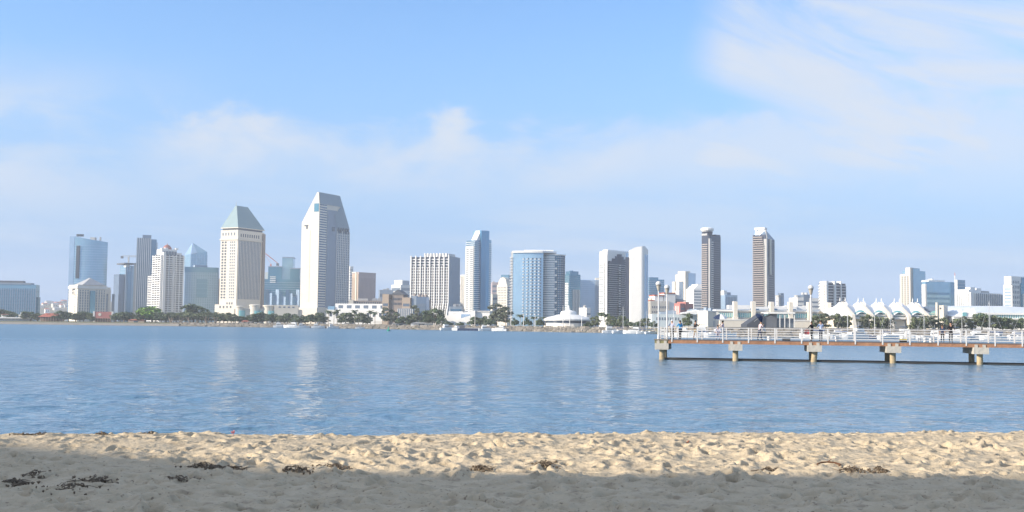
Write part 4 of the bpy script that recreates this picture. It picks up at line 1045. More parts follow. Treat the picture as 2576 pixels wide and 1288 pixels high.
for i, x in enumerate(pk):
    hl = (tx(pk[i]) - tx(pk[i] - 23.2)) + (4 if i == 0 else 0); hr = (tx(x + 23.2) - tx(x)) + (4 if i == 4 else 0)
    v, f = tent_surface(tx(x), hl + (3 if i == 0 else 0), hr + (5 if i == 4 else 0), i == 0, i == 4)
    o = MB().add(v, f).build('tent_roof', sail, tp, smooth=True)
    for q, yy in ((-1.7, 7), (1.7, 9)): MB().tube((tx(x) + q, yy, tz_(757)), (tx(x) + q, yy, tz_(748.5)), .3, .12, 6).build('tent_mast', white, tp)
    a = tx(x)
    MB().add([(a - .6, -14, -1), (a + 1.2, -14, -1), (a + 1.2, 2, -1), (a - .6, 2, -1), (a - .9, -11.5, tz_(793)), (a + .7, -11.5, tz_(793)), (a - 2.1, 3, tz_(759)), (a - .9, 3, tz_(759)), (a + .6, 4.5, tz_(790)), (a - .6, 4.5, tz_(790))],
             [(0, 1, 5, 4), (4, 5, 7, 6), (1, 2, 8, 5), (5, 8, 7), (3, 0, 4, 9), (4, 6, 9), (6, 7, 8, 9), (2, 3, 9, 8)]).build('raking_fin', palecream, tp)
    if i < 5:
        m_ = MB(); c0, c1 = a + 1.4, tx(x + 46) - 1.2 if i < 4 else tx(x + 40)
        n = 12
        for k in range(n):
            f0, f1 = k / n, (k + 1) / n
            m_.add([(c0 + (c1 - c0) * f0, -7, tz_(800)), (c0 + (c1 - c0) * f1, -7, tz_(800)), (c0 + (c1 - c0) * f1, -7, tz_(792) + 2.3 * max(0, math.sin(math.pi * f1)) ** .7), (c0 + (c1 - c0) * f0, -7, tz_(792) + 2.3 * max(0, math.sin(math.pi * f0)) ** .7)], [(0, 1, 2, 3)])
        m_.build('arched_window', tealwin, tp)
        part_box('gallery', offwhite, tp, c0, c1, -9.5, -7.2, tz_(803), tz_(797.5)); part_box('gallery', offwhite, tp, c0, c1, -8.2, -7.2, tz_(794.5), tz_(791.5))
        part_box('gallery', offwhite, tp, c0 + 1.2, c1 - 1.2, -7.7, -7.2, tz_(787.5), tz_(786.3))
        m_ = MB()
        for k in range(8): m_.box(c0 + (c1 - c0) * (k + .5) / 8 - .1, c0 + (c1 - c0) * (k + .5) / 8 + .1, -7.3, -7.1, tz_(800), tz_(790))
        m_.build('mullion', offwhite, tp)
part_box('wall', palecream, tp, tx(2098), tx(2356), -6.8, 30, -1.5, tz_(799)); part_box('rear_wall', white, tp, tx(2110), tx(2350), 8, 20, -1, tz_(786))
b = Bd('cream_stair_tower', 'narrow cream stair tower with one dark window at the end of the tent roofs', 2354, 2374, 2384, 768, 585, 60, ym=785)
b.body(palecream); b.box('tall_pier', palecream, -.8, 2, b.D * .75, b.D, 0, b.z(761)); b.box('window', gwin, -.1, .05, b.D * .3, b.D * .5, b.z(778), b.z(774)); b.box('side_wing', ggrey, b.W, b.W + 7, 1, 12, -1, b.z(770))
# long curved white roof at the right edge
b = Bd('white_vaulted_hall', 'long white hall with a low curved roof and a teal window band at the right', None, 2388, 2640, 797, 590, -4, D=70, ym=785)
W = b.W
prof = [(2386, 796), (2395, 791), (2412, 783), (2432, 776.5), (2452, 772), (2490, 769.5), (2540, 769), (2600, 772), (2650, 778)]
for q, (x, y) in enumerate(prof): pass
pv_ = [(b.u(x), -5 + max(0, (2452 - x)) * .05, b.z(y, 2500)) for x, y in prof]
lowv = [(b.u(x), -6, b.z(797 if x < 2400 else 788, 2500)) for x, y in prof]
bk = [(p[0], 60, p[2] + 1) for p in pv_]
n = len(prof)
vv = lowv + [(p[0], 8, p[2]) for p in pv_] + bk
b.mesh('roof', M('white_metal_roof', (.62, .66, .68), .4, .1, .06), vv, [(i, i + 1, n + i + 1, n + i) for i in range(n - 1)] + [(n + i, n + i + 1, 2 * n + i + 1, 2 * n + i) for i in range(n - 1)])
b.mesh('front_gable', white, [(b.u(2385), -6.5, b.z(797)), (b.u(2452), -6.5, b.z(797)), (b.u(2440), -6, b.z(774)), (b.u(2415), -6, b.z(782))], [(0, 1, 2, 3)])
b.box('wall', white, b.u(2390), W, -4, 55, -1.5, b.z(797)); b.box('eaves', white, b.u(2440), W, -7.5, -4, b.z(791), b.z(786)); b.box('eaves', white, b.u(2388), W, -7.5, -4, b.z(802), b.z(799))
b.box('window_band', tealwin, b.u(2488), W, -6.5, -3.9, b.z(799), b.z(791))
m_ = MB()
for i in range(26):
    a = b.u(2490) + i * (W - b.u(2490)) / 26; m_.box(a - .15, a + .15, -6.7, -6.45, b.z(799), b.z(791))
m_.build('mullion', offwhite, b.root)
MB().add([(b.u(2455) + 3.1 * math.cos(a), -7.6, b.z(799) + 2.4 * math.sin(a)) for a in np.linspace(math.pi, 0, 10)], [tuple(reversed(range(10)))]).build('arched_window', tealwin, b.root)
b.box('window', tealwin, b.u(2411), b.u(2421), -6.8, -6.4, b.z(795), b.z(786)); b.box('stair_pod', white, b.u(2563), b.u(2576), -12, -6, -1, b.z(796)); b.box('grey_base', grey, b.u(2440), W, -3.9, -3.7, -1, b.z(803))
# round pavilion on the marina quay
p = gp(1430, 26)
r = empty('round_pavilion', 'round white waterside pavilion with a shallow cone roof and small cupola', 'building', p)
k = p.y / F
MB().lathe([(56 * k, 0), (56 * k, 11 * k)], n=32).build('wall', offwhite, r); MB().lathe([(57 * k, 11 * k), (57 * k, 17 * k)], n=32).build('window_band', gwin, r)
MB().lathe([(60 * k, 16.5 * k), (62 * k, 16.5 * k), (63 * k, 20 * k), (56 * k, 24 * k), (26 * k, 32 * k), (22 * k, 32 * k)], n=32).build('roof', M('white_shingle', (.66, .66, .64), .7), r)
MB().lathe([(20 * k, 30 * k), (20 * k, 36 * k), (18 * k, 40 * k), (6 * k, 43 * k), (2 * k, 48 * k), (.4, 55 * k)], n=24).build('cupola', white, r)
MB().lathe([(62 * k, 0), (62 * k, 4 * k)], n=32).build('terrace', palecream, r)
# white sloped building by the round trees
b = Bd('white_wedge_hall', 'white hall with sweeping wedge shaped walls right of the grid tower', None, 1112, 1200, 800, 640, -10, D=22, ym=795)
b.prism('wall', white, [(0, 0), (b.u(1195), 0), (b.u(1195), 20), (0, 20)], -1.5, [b.z(796), b.z(780), b.z(780), b.z(796)])
b.box('upper_storeys', offwhite, b.u(1124), b.u(1160), 4, 18, 0, b.z(783)); b.box('grey_gable', grey, b.u(1136), b.u(1152), 3.8, 4.1, 3, b.z(788))
b.prism('sweeping_wall', white, [(b.u(1140), -5), (b.u(1188), -5), (b.u(1188), -4), (b.u(1140), -4)], -1, [b.z(808), b.z(793), b.z(793), b.z(808)])
b.box('glass_front', gpale, b.u(1160), b.u(1182), -.2, .05, 1, b.z(790)); b.box('side_block', white, b.u(1196), b.u(1230), 2, 16, -1, b.z(783)); b.box('roof_slab', offwhite, b.u(1194), b.u(1232), 1.4, 16.5, b.z(783), b.z(781))
# quay buildings at the far left
b = Bd('white_quay_station', 'long low white quay building with a little roof lantern at the left edge', None, -60, 79, 800, 835, 4, D=14, ym=800)
b.body(offwhite); b.box('flat_roof', white, -1, b.W + .5, -2, 15, b.H, b.H + .9); b.wins('R', 14, 1, 1, b.W - 1, 1.2, b.H - .6, .55, .8, gwin2)
b.box('raised_block', white, b.u(2), b.u(17), 1, 10, b.H + .9, b.z(790.5)); b.box('tile_trim', red, b.u(1), b.u(18), .5, 11, b.z(790.5), b.z(789.5)); b.box('lantern', offwhite, b.u(44), b.u(55), 2, 8, b.H + .9, b.z(790)); b.box('lantern_top', offwhite, b.u(47), b.u(52), 3, 6, b.z(790), b.z(785))
for (x0, x1, yt, yr, lab, sign) in ((101, 145, 797, 787.5, 'red roofed open pavilion on the quay in front of the blue office block', 0), (239, 281, 799, 784, 'red fronted quay hall with a pale emblem below the cream hotel', 1)):
    b = Bd('quay_pavilion', lab, None, x0, x1, yt, shore_Y(x0) + 18, 4, D=12, ym=805)
    b.body(M('dark_brown_timber', (.22, .15, .12))); W = b.W  # plain dark brown timber body
    if not sign:
        b.mesh('roof', red, [(-1, -2, b.H), (W + 1, -2, b.H), (W + 1, 13, b.H), (-1, 13, b.H), (2, 5, b.z(yr)), (W - 2, 5, b.z(yr))], [(0, 1, 5, 4), (1, 2, 5), (2, 3, 4, 5), (3, 0, 4), (3, 2, 1, 0)])
    else:
        b.box('front_screen', redwall, 0, W, -1, 2, b.H - .5, b.z(yr)); b.box('end_post', offwhite, -1.2, 0, -1.2, 3, 0, b.z(yr) + .3); b.box('end_post', offwhite, W, W + 1.2, -1.2, 3, 0, b.z(yr) + .3)
        MB().tube((W * .3, -1.02, b.z(791)), (W * .3, -1.15, b.z(791)), 1.1, 1.1, 10).build('emblem', palecream, b.root)
    for i in range(7): b.box('post', tan, .5 + i * (W - 1.3) / 6, .8 + i * (W - 1.3) / 6, -1.6, -1.3, 0, b.H)
# small waterside huts
for x, wd, y, mt, lab in ((618, 6, 806, tan, 'small tan hut on the shore below the copper roofed hotel'), (630, 5, 809, brown, 'small brown hut right of the tan shore hut'), (880, 9, 812, offwhite, 'small white kiosk among the trees below the white terraced hall'),
                          (1010, 16, 812, white, 'low white kiosk under the palms below the brown hall'), (1062, 20, 811, offwhite, 'wide low white shed on the shore right of the green buoy'), (345, 14, 803, tan, 'low tan building between the trees below the slim grey tower')):
    Y = shore_Y(x) + 14; t = taz(x, 815); r = empty('shore_hut', lab, 'hut', (t * Y, Y, GZ), .05)
    w_ = wd * Y / F * 1.4; h_ = at(x, y, Y).z - GZ
    MB().box(-w_, w_, -2.5, 2.5, -.5, h_ * .68).build('wall', mt, r)
    MB().add([(-w_ - .4, -3, h_ * .68), (w_ + .4, -3, h_ * .68), (w_ + .4, 3, h_ * .68), (-w_ - .4, 3, h_ * .68), (-w_ * .6, 0, h_), (w_ * .6, 0, h_)], [(0, 1, 5, 4), (1, 2, 5), (2, 3, 4, 5), (3, 0, 4), (3, 2, 1, 0)]).build('roof', red if mt is tan else roofgrey, r)
    MB().box(-w_ * .3, w_ * .2, -2.6, -2.4, 0, h_ * .5).build('opening', gwin, r)

# promenade wall on the right bank
pw = MB(); n0 = [gp(x, 6.4) for x in range(1684, 2720, 20)]
for p, q in zip(n0, n0[1:]):
    pw.add([(p.x, p.y, 1), (q.x, q.y, 1), (q.x, q.y + 1.5, 1), (p.x, p.y + 1.5, 1), (p.x, p.y, 3.15), (q.x, q.y, 3.15), (q.x, q.y + 1.5, 3.15), (p.x, p.y + 1.5, 3.15)], [(0, 1, 5, 4), (4, 5, 6, 7), (3, 7, 6, 2)])
tag(pw.build('promenade_wall', M('promenade_wall_stone', (.30, .27, .225), .9, 0, .25, .3)), 'long low grey stone promenade wall behind the pier railing', 'wall')
# ---------------------------------------------------------------- trees
def leafmat(name, c):
    mt = M(name, c, .75, 0, .45, .5, .25)
    return mt
leaf_dark = leafmat('dark_foliage', (.115, .155, .085)); leaf_mid = leafmat('olive_foliage', (.16, .19, .105)); leaf_green = leafmat('fresh_green_foliage', (.20, .34, .07))
leaf_palm = leafmat('palm_foliage', (.11, .15, .08)); leaf_grey = leafmat('grey_green_foliage', (.145, .165, .115)); bark = M('bark', (.20, .155, .115), .9, 0, .3, 2); palebark = M('pale_bark', (.36, .29, .23), .9, 0, .3, 2)
def crown_mesh(name, seed, mat, nclump, leaves, shape, size):
    """leaf clusters scattered over clumps; shape(rng) gives a clump centre in a unit space (x, y, z in 0..1) and its radius"""
    g_ = random.Random(seed); m_ = MB()
    for c in range(nclump):
        (cx, cy, cz), cr = shape(g_)
        for i in range(int(leaves * 1.8)):
            a, h_ = g_.uniform(0, 6.2832), g_.uniform(-.7, 1)
            q = math.sqrt(max(0, 1 - h_ * h_)); rr_ = cr * g_.uniform(.55, 1.08)
            p = Vector((cx + rr_ * q * math.cos(a), cy + rr_ * q * math.sin(a), cz + rr_ * h_ * .8))
            d1 = Vector((g_.gauss(0, 1), g_.gauss(0, 1), g_.gauss(0, .6))).normalized(); d2 = d1.cross(Vector((g_.gauss(0, 1), g_.gauss(0, 1), g_.gauss(0, 1)))).normalized()
            s_ = 1.12 * size * g_.uniform(.6, 1.3)
            m_.add([p - d1 * s_, p + d2 * s_ * .6, p + d1 * s_, p - d2 * s_ * .6], [(0, 1, 2, 3)])
    return m_.mesh('crown', mat)
def sh_round(g_):
    a, r_, h_ = g_.uniform(0, 6.28), math.sqrt(g_.random()) * .38, g_.uniform(.24, .84)
    k_ = math.sqrt(max(.1, 1 - ((h_ - .55) / .42) ** 2)); return (r_ * k_ * math.cos(a), r_ * k_ * math.sin(a), h_), g_.uniform(.10, .17)
def sh_umbrella(g_):
    a, r_ = g_.uniform(0, 6.28), math.sqrt(g_.random()) * .58
    return (r_ * math.cos(a), r_ * math.sin(a), .80 - .30 * (r_ / .58) ** 2 + g_.uniform(-.07, .07)), g_.uniform(.10, .15)
def sh_tall(g_):
    a, h_ = g_.uniform(0, 6.28), g_.uniform(.25, .93)
    r_ = math.sqrt(g_.random()) * .26 * (1.1 - .4 * abs(h_ - .55) / .45); return (r_ * math.cos(a), r_ * math.sin(a), h_), g_.uniform(.07, .12)
def sh_low(g_):
    a, r_ = g_.uniform(0, 6.28), math.sqrt(g_.random()) * .62
    return (r_ * math.cos(a), r_ * math.sin(a), .22 + .55 * g_.random() * (1 - (r_ / .66) ** 2)), g_.uniform(.12, .2)
def trunk_mesh(seed, mat, h0, r_, spread, fork=0.0):
    g_ = random.Random(seed); m_ = MB()
    if not fork: m_.tube((0, 0, -.06), (0.01, 0, h0), r_, r_ * .7, 7)
    for i in range(5):
        a = 6.2832 * i / 5 + g_.uniform(-.4, .4)
        base = (0, 0, -.05) if fork else (.01, 0, h0 * .9)
        p1 = (spread * .55 * math.cos(a), spread * .55 * math.sin(a), h0 + .12)
        m_.tube(base, p1, r_ * (.6 if fork else .55), r_ * .38, 5); m_.tube(p1, (spread * math.cos(a), spread * math.sin(a), h0 + .30), r_ * .38, r_ * .15, 5)
    return m_.mesh('trunk', mat)
def palm_meshes(seed, mat):
    g_ = random.Random(seed); m_ = MB()
    for i in range(46):
        a, el_ = g_.uniform(0, 6.28), g_.uniform(-.9, 1.2); ln = g_.uniform(.16, .22)
        pts_ = []
        for k_ in range(5):
            t_ = k_ / 4; e_ = el_ - t_ * 1.1
            d_ = Vector((math.cos(a) * math.cos(e_), math.sin(a) * math.cos(e_), math.sin(e_)))
            pts_.append((pts_[-1] + d_ * ln / 4) if pts_ else Vector((0, 0, .9)))
        sd = Vector((-math.sin(a), math.cos(a), 0))
        for k_ in range(4):
            w0, w1 = .03 * math.sin(math.pi * (k_ + .4) / 4.6), .03 * math.sin(math.pi * (k_ + 1.3) / 4.6)
            m_.add([pts_[k_] - sd * w0 - Vector((0, 0, w0 * .6)), pts_[k_], pts_[k_] + sd * w0 - Vector((0, 0, w0 * .6)), pts_[k_ + 1] + sd * w1 - Vector((0, 0, w1 * .6)), pts_[k_ + 1], pts_[k_ + 1] - sd * w1 - Vector((0, 0, w1 * .6))], [(0, 1, 4, 5), (1, 2, 3, 4)])
    t_ = MB()
    for i in range(6): t_.tube((.008 * math.sin(i), 0, i * .15 - .02), (.008 * math.sin(i + 1), 0, (i + 1) * .15 - .02), .022 - i * .001, .021 - i * .001, 7)
    return m_.mesh('crown', mat), t_.mesh('trunk', palebark)
PROTO = {}
for sd in (1, 2, 3):
    PROTO['round', sd] = (crown_mesh('crown', sd, leaf_dark, 26, 30, sh_round, .045), trunk_mesh(sd, bark, .34, .035, .22), (0, 0))
    PROTO['olive', sd] = (crown_mesh('crown', sd + 10, leaf_mid, 24, 26, sh_round, .048), trunk_mesh(sd, bark, .34, .03, .22), (0, 0))
    PROTO['tall', sd] = (crown_mesh('crown', sd + 20, leaf_grey, 24, 24, sh_tall, .04), trunk_mesh(sd, palebark, .4, .02, .14), (0, 0))
    PROTO['coral', sd] = (crown_mesh('crown', sd + 30, leaf_mid, 24, 26, sh_umbrella, .045), trunk_mesh(sd + 3, palebark, .42, .05, .42, 1.0), (0, 0))
    PROTO['low', sd] = (crown_mesh('crown', sd + 40, leaf_dark, 30, 30, sh_low, .06), trunk_mesh(sd, bark, .2, .04, .2), (0, 0))
    PROTO['green', sd] = (crown_mesh('crown', sd + 50, leaf_green, 28, 30, sh_round, .05), trunk_mesh(sd, bark, .34, .035, .22), (0, 0))
    PROTO['palm', sd] = palm_meshes(sd, leaf_palm) + ((0, 0),)
    PROTO['shrub', sd] = (crown_mesh('crown', sd + 60, leaf_palm, 26, 26, sh_low, .07), trunk_mesh(sd, bark, .2, .03, .2), (0, 0))
NAMES = {'round': ('broadleaf_tree', 'dark round tree'), 'olive': ('broadleaf_tree', 'olive green tree'), 'tall': ('tall_tree', 'tall loose grey green tree'), 'coral': ('spreading_tree', 'spreading tree with bare pale forked trunk'),
         'low': ('low_tree', 'low dark mounded tree'), 'green': ('broadleaf_tree', 'bright green round tree'), 'palm': ('palm_tree', 'palm tree'), 'shrub': ('shrub', 'low green shrub')}
ntree = 0
def tree(kind, x, ytop, wpx, where, back=14, Y=None):
    """a tree at photo column x whose top shows at ytop and whose crown is wpx wide"""
    global ntree
    ntree += 1
    Y = Y or shore_Y(x) + back
    t = taz(x, 810); h_ = at(x, ytop - 3.5, Y).z - GZ
    nm, ds = NAMES[kind]
    r = empty(nm, ds + ' ' + where, 'palm' if kind == 'palm' else 'shrub' if kind == 'shrub' else 'tree', (t * Y, Y, GZ), rng.uniform(0, 6.28), 'trees along the far shore')
    cm_, tm_, _ = PROTO[kind, 1 + ntree % 3]
    nat = {'round': .98, 'olive': .98, 'tall': .66, 'coral': 1.38, 'low': 1.5, 'green': .98, 'palm': .36, 'shrub': 1.5}[kind]
    sx = (1.38 * wpx * Y / F) / nat
    for n_, me in (('trunk', tm_), ('crown', cm_)):
        o = link(n_, me, r); o.scale = (sx, sx, h_)
        if kind in ('palm', 'tall'): o.scale = ((sx if n_ == 'crown' else h_), (sx if n_ == 'crown' else h_), h_)
T = tree
T('round', 6, 780, 48, 'above the white quay building at the left edge', 40); T('round', 44, 792, 30, 'behind the roof lantern of the white quay building', 38); T('round', 76, 785, 40, 'at the right end of the white quay building', 30); T('olive', 94, 792, 26, 'just left of the red roofed pavilion', 30)
T('round', 152, 783, 36, 'just right of the red roofed pavilion', 18); T('round', 172, 788, 34, 'second right of the red roofed pavilion', 22); T('round', 190, 791, 30, 'below the end wall of the cream hotel', 18); T('round', 210, 785, 30, 'taller, below the glass bay of the cream hotel', 24); T('olive', 229, 789, 22, 'just left of the red fronted hall', 24)
T('round', 292, 789, 24, 'just right of the red fronted hall', 20); T('round', 312, 786, 40, 'broadest one below the narrow blue tower', 18); T('round', 333, 790, 30, 'below the slim grey tower', 22); T('round', 352, 788, 26, 'against the left flank of the bright green tree', 16)
T('green', 382, 772, 58, 'below the white stepped apartment tower', 22); T('round', 405, 786, 34, 'against the right flank of the bright green tree', 14); T('olive', 232, 797, 18, 'small, in the gap before the red fronted hall', 12)
T('coral', 430, 787, 34, 'leftmost of the row below the square glass office', 12); T('coral', 456, 786, 36, 'second of the row below the square glass office', 14); T('round', 487, 766, 56, 'tallest and darkest above the pale forked trunks', 30); T('coral', 478, 788, 40, 'in front of the tallest dark tree', 10)
T('coral', 497, 789, 34, 'just right of the tallest dark tree', 12); T('coral', 520, 784, 40, 'with the broadest canopy of the row', 12); T('coral', 542, 787, 34, 'last of the row before the copper roofed hotel', 14)
T('round', 563, 788, 34, 'at the foot of the copper roofed hotel', 14); T('olive', 582, 792, 26, 'in front of the first drum bay', 12); T('round', 602, 797, 26, 'below the second drum bay', 16); T('round', 636, 791, 30, 'in front of the middle drum bay', 16); T('round', 660, 788, 34, 'in front of the last drum bay', 20); T('round', 684, 790, 30, 'below the plain wing of the hotel podium', 16); T('olive', 706, 795, 26, 'small, below the plain podium wing', 12)
T('round', 724, 790, 28, 'left of the low dome crowned one before the podium', 16); T('low', 752, 787, 42, 'at the corner of the chisel topped hotel', 18); T('round', 782, 792, 26, 'below the corner edge of the chisel topped hotel', 16); T('round', 803, 788, 28, 'below the shaded face of the chisel topped hotel', 18); T('palm', 826, 783, 16, 'at the left end of the white terraced hall', 14); T('palm', 840, 786, 14, 'second before the white terraced hall', 16); T('palm', 848, 781, 15, 'third before the white terraced hall', 18)
T('olive', 869, 786, 36, 'broad one in front of the white terraced hall', 12); T('palm', 891, 782, 16, 'between the two olive trees of the terraced hall', 16); T('olive', 913, 789, 36, 'second broad one in front of the white terraced hall', 12); T('palm', 932, 783, 15, 'just right of the second olive tree', 16); T('palm', 943, 787, 14, 'before the right end of the terraced hall', 14)
T('tall', 975, 774, 24, 'left of the brown gabled hall', 16); T('tall', 988, 782, 20, 'in front of the brown gabled hall', 18); T('low', 1018, 793, 40, 'below the brown gabled hall', 14); T('tall', 1048, 768, 26, 'at the right end of the brown gabled hall', 18); T('palm', 1000, 790, 14, 'among the trunks below the brown hall', 10); T('palm', 962, 800, 12, 'short one before the white end block', 10)
T('round', 1076, 782, 30, 'left one at the foot of the grid tower', 18); T('round', 1097, 776, 38, 'tallest at the foot of the grid tower', 20); T('low', 1112, 795, 24, 'at the right foot of the grid tower', 16); T('shrub', 1156, 810, 20, 'in front of the white wedge hall', 8); T('shrub', 1128, 809, 22, 'left of the one before the white wedge hall', 9)
T('low', 1208, 791, 50, 'large mound below the slim prowed tower', 16); T('low', 1232, 800, 30, 'right flank of the large mound', 12); T('tall', 1250, 767, 40, 'left of the pair beside the curved hotel', 20); T('tall', 1272, 772, 34, 'right of the pair beside the curved hotel', 18)
for i, (x, y) in enumerate(((1294, 797), (1309, 793), (1326, 796), (1343, 799), (1358, 797), (1372, 800))): T('palm' if i % 2 else 'shrub', x, y, 20, ('first', 'second', 'third', 'fourth', 'fifth', 'sixth')[i] + ' along the foot of the curved glass hotel', 22)
for i, (x, y, k_) in enumerate(((1497, 797, 'olive'), (1512, 788, 'palm'), (1524, 791, 'palm'), (1536, 795, 'olive'), (1551, 798, 'shrub'), (1566, 796, 'olive'), (1581, 799, 'shrub'), (1604, 806, 'shrub'), (1622, 802, 'olive'), (1644, 805, 'shrub'), (1480, 808, 'shrub'))):
    T(k_, x, y, 24 if k_ != 'palm' else 18, ('first right of the round pavilion', 'first at the foot of the dark glass hotel', 'second at the foot of the dark glass hotel', 'below the dark hotel facade', 'below the stepped dark glass', 'behind the tallest yacht mast', 'left of the white curved wing', 'under the white curved wing', 'under the right edge of the white wing', 'behind the first lamp post', 'against the round pavilion')[i], 26)
T('olive', 1722, 800, 14, 'small clipped one between the first persons on the pier', 30); T('round', 1733, 789, 16, 'on a thin stem left of the cream cube', 30)
for i, (x, y, w_) in enumerate(((2056, 792, 26), (2076, 789, 30), (2106, 790, 28), (2128, 792, 26), (2170, 797, 24), (2192, 793, 32), (2215, 796, 30), (2236, 801, 24), (2298, 799, 26), (2320, 796, 34), (2346, 795, 36), (2370, 800, 26), (2404, 800, 26), (2424, 797, 28), (2446, 799, 30), (2470, 788, 40), (2496, 795, 36), (2522, 799, 32), (2546, 799, 32), (2568, 801, 28))):
    T(('olive', 'tall', 'olive')[i % 3] if i < 15 else ('olive', 'round')[i % 2], x, y, w_, ('first right of the third lamp', 'second right of the third lamp', 'under the first tent roof', 'under the first tent fin', 'left of the second tent fin', 'under the second tent roof', 'left of the third fin', 'right of the third fin', 'under the fourth tent roof', 'left of the last fin', 'under the last tent roof', 'below the cream stair tower', 'left of the vaulted hall', 'before the arched window', 'below the rising vault',
                                                             'tallest before the vaulted hall', 'right of the tallest before the vault', 'under the teal window band', 'near the white stair pod', 'last at the right edge')[i], 34)

# a second row that closes the tree line
for i, (x, y, k_, w_) in enumerate(((22, 789, 'round', 34), (120, 790, 'olive', 30), (160, 792, 'olive', 30), (201, 793, 'round', 28), (258, 795, 'olive', 26), (302, 793, 'olive', 30), (322, 795, 'round', 28), (343, 794, 'olive', 30), (366, 790, 'round', 30), (392, 792, 'round', 30), (418, 791, 'olive', 28), (443, 794, 'round', 30), (468, 788, 'round', 34), (508, 792, 'round', 34), (532, 791, 'olive', 32), (553, 794, 'round', 28),
                                    (573, 797, 'round', 28), (593, 799, 'olive', 26), (622, 800, 'round', 28), (648, 797, 'olive', 30), (672, 796, 'round', 30), (695, 797, 'round', 28), (716, 797, 'olive', 26), (738, 797, 'round', 26), (768, 797, 'olive', 28), (793, 797, 'round', 26), (815, 798, 'olive', 26), (858, 797, 'round', 22), (882, 799, 'olive', 22), (902, 798, 'round', 22), (925, 799, 'olive', 22), (1006, 797, 'olive', 26), (1036, 795, 'round', 26), (1064, 791, 'olive', 28), (1086, 789, 'olive', 28))):
    spots = ('above the right half of the white quay building', 'behind the red roofed pavilion', 'between the first two dark trees right of the red roofed pavilion', 'below the left of the cream hotel facade', 'behind the red fronted hall', 'between the first two trees right of the red fronted hall', 'below the foot of the narrow blue tower', 'just right of the slim grey tower foot', 'behind the left half of the bright green tree', 'behind the right half of the bright green tree', 'between the bright green tree and the first forked trunk',
             'behind the first two forked trunks', 'behind the left of the tallest dark tree', 'behind the third and fourth forked trunks', 'behind the broadest forked canopy', 'against the left foot of the copper roofed hotel', 'before the low podium of the copper roofed hotel', 'behind the tan shore hut', 'behind the small brown shore hut', 'between the middle and the last drum bay', 'below the left end of the plain podium wing', 'below the middle of the plain podium wing', 'below the right half of the plain podium wing', 'at the right end of the plain podium wing',
             'before the sunlit face of the chisel topped hotel', 'before the near corner of the chisel topped hotel', 'left of the first palm of the terraced hall', 'between the third palm and first broad olive tree', 'between the first broad olive tree and the white kiosk', 'left flank of the second broad olive tree', 'right flank of the second broad olive tree', 'left of the low mound before the brown hall', 'right of the low mound before the brown hall', 'behind the left foot of the grid tower', 'between the two dark trees of the grid tower')
    T(k_, x, y, w_, spots[i], 27)
# ---------------------------------------------------------------- boats
hullw = M('white_hull', (.76, .76, .74), .35, 0, .05); hullb = M('navy_hull', (.05, .07, .13), .4, 0, .1); boatglass = M('boat_glass', (.03, .04, .05), .2); canvas = M('blue_canvas', (.10, .16, .30), .8); alu = M('mast_aluminium', (.62, .62, .60), .45, .3, .05); teak = M('teak', (.33, .22, .13), .8)
def hull_mesh(mat, L_=10, B_=3.2, H_=1.3):
    st_ = [(-L_ / 2, .80, 1.0), (-L_ * .25, 1, .98), (L_ * .1, 1, 1.02), (L_ * .35, .66, 1.15), (L_ / 2, .04, 1.32)]
    v, f = [], []
    for x, bw, hh in st_:
        v += [(x, 0, -.45), (x, -B_ / 2 * bw * .72, 0.0), (x, -B_ / 2 * bw, H_ * hh), (x, B_ / 2 * bw, H_ * hh), (x, B_ / 2 * bw * .72, 0.0)]
    for i in range(4):
        for k_ in range(5): f.append((i * 5 + k_, i * 5 + (k_ + 1) % 5, (i + 1) * 5 + (k_ + 1) % 5, (i + 1) * 5 + k_))
    f += [(4, 3, 2, 1, 0), (20, 21, 22, 23, 24)]
    return MB().add(v, f).mesh('hull', mat)
def make_sail(label, navy=False):
    r = empty('sailing_yacht', label, 'boat', (0, 0, 0), 0, 'boats moored along the far shore')
    link('hull', hull_mesh(hullb if navy else hullw), r)
    MB().prism([(-2.2, -1), (2.2, -.8), (2.2, .8), (-2.2, 1)], 1.3, [1.95, 1.75, 1.75, 1.95]).build('cabin', hullw, r)
    MB().box(-1.6, 1.6, -1.03, 1.03, 1.5, 1.72).build('window', boatglass, r)
    MB().tube((1, 0, 1.3), (1, 0, 14.5), .11, .07, 6).build('mast', alu, r)
    MB().tube((.9, 0, 2.9), (-4, 0, 2.8), .2, .16, 6).build('boom', canvas, r)
    s_ = MB()
    for p1 in ((5, 0, 1.7), (-5, 0, 1.4), (1, 1.5, 1.4), (1, -1.5, 1.4)): s_.tube((1, 0, 14.2), p1, .035, .035, 4)
    s_.tube((1, -1.1, 9), (1, 1.1, 9), .05, .05, 4); s_.build('rigging', alu, r)
    return r
def make_motor(label):
    r = empty('motor_yacht', label, 'boat', (0, 0, 0), 0, 'boats moored along the far shore')
    link('hull', hull_mesh(hullw, 11, 3.6, 1.5), r)
    MB().prism([(-3.4, -1.4), (2.4, -1.1), (2.4, 1.1), (-3.4, 1.4)], 1.5, [2.9, 2.3, 2.3, 2.9]).build('cabin', hullw, r)
    MB().prism([(-3.0, -1.45), (2.2, -1.16), (2.2, 1.16), (-3.0, 1.45)], 1.95, [2.5, 2.2, 2.2, 2.5]).build('window', boatglass, r)
    MB().prism([(-3.2, -1.2), (-.2, -1.1), (-.2, 1.1), (-3.2, 1.2)], 2.9, 3.7).build('flybridge', hullw, r)
    MB().box(-3.0, -.6, -1.25, 1.25, 4.5, 4.6).build('awning', canvas, r)
    MB().tube((-1.8, 0, 3.7), (-1.8, 0, 6.2), .06, .04, 5).build('antenna', alu, r)
    return r
bprot = {}
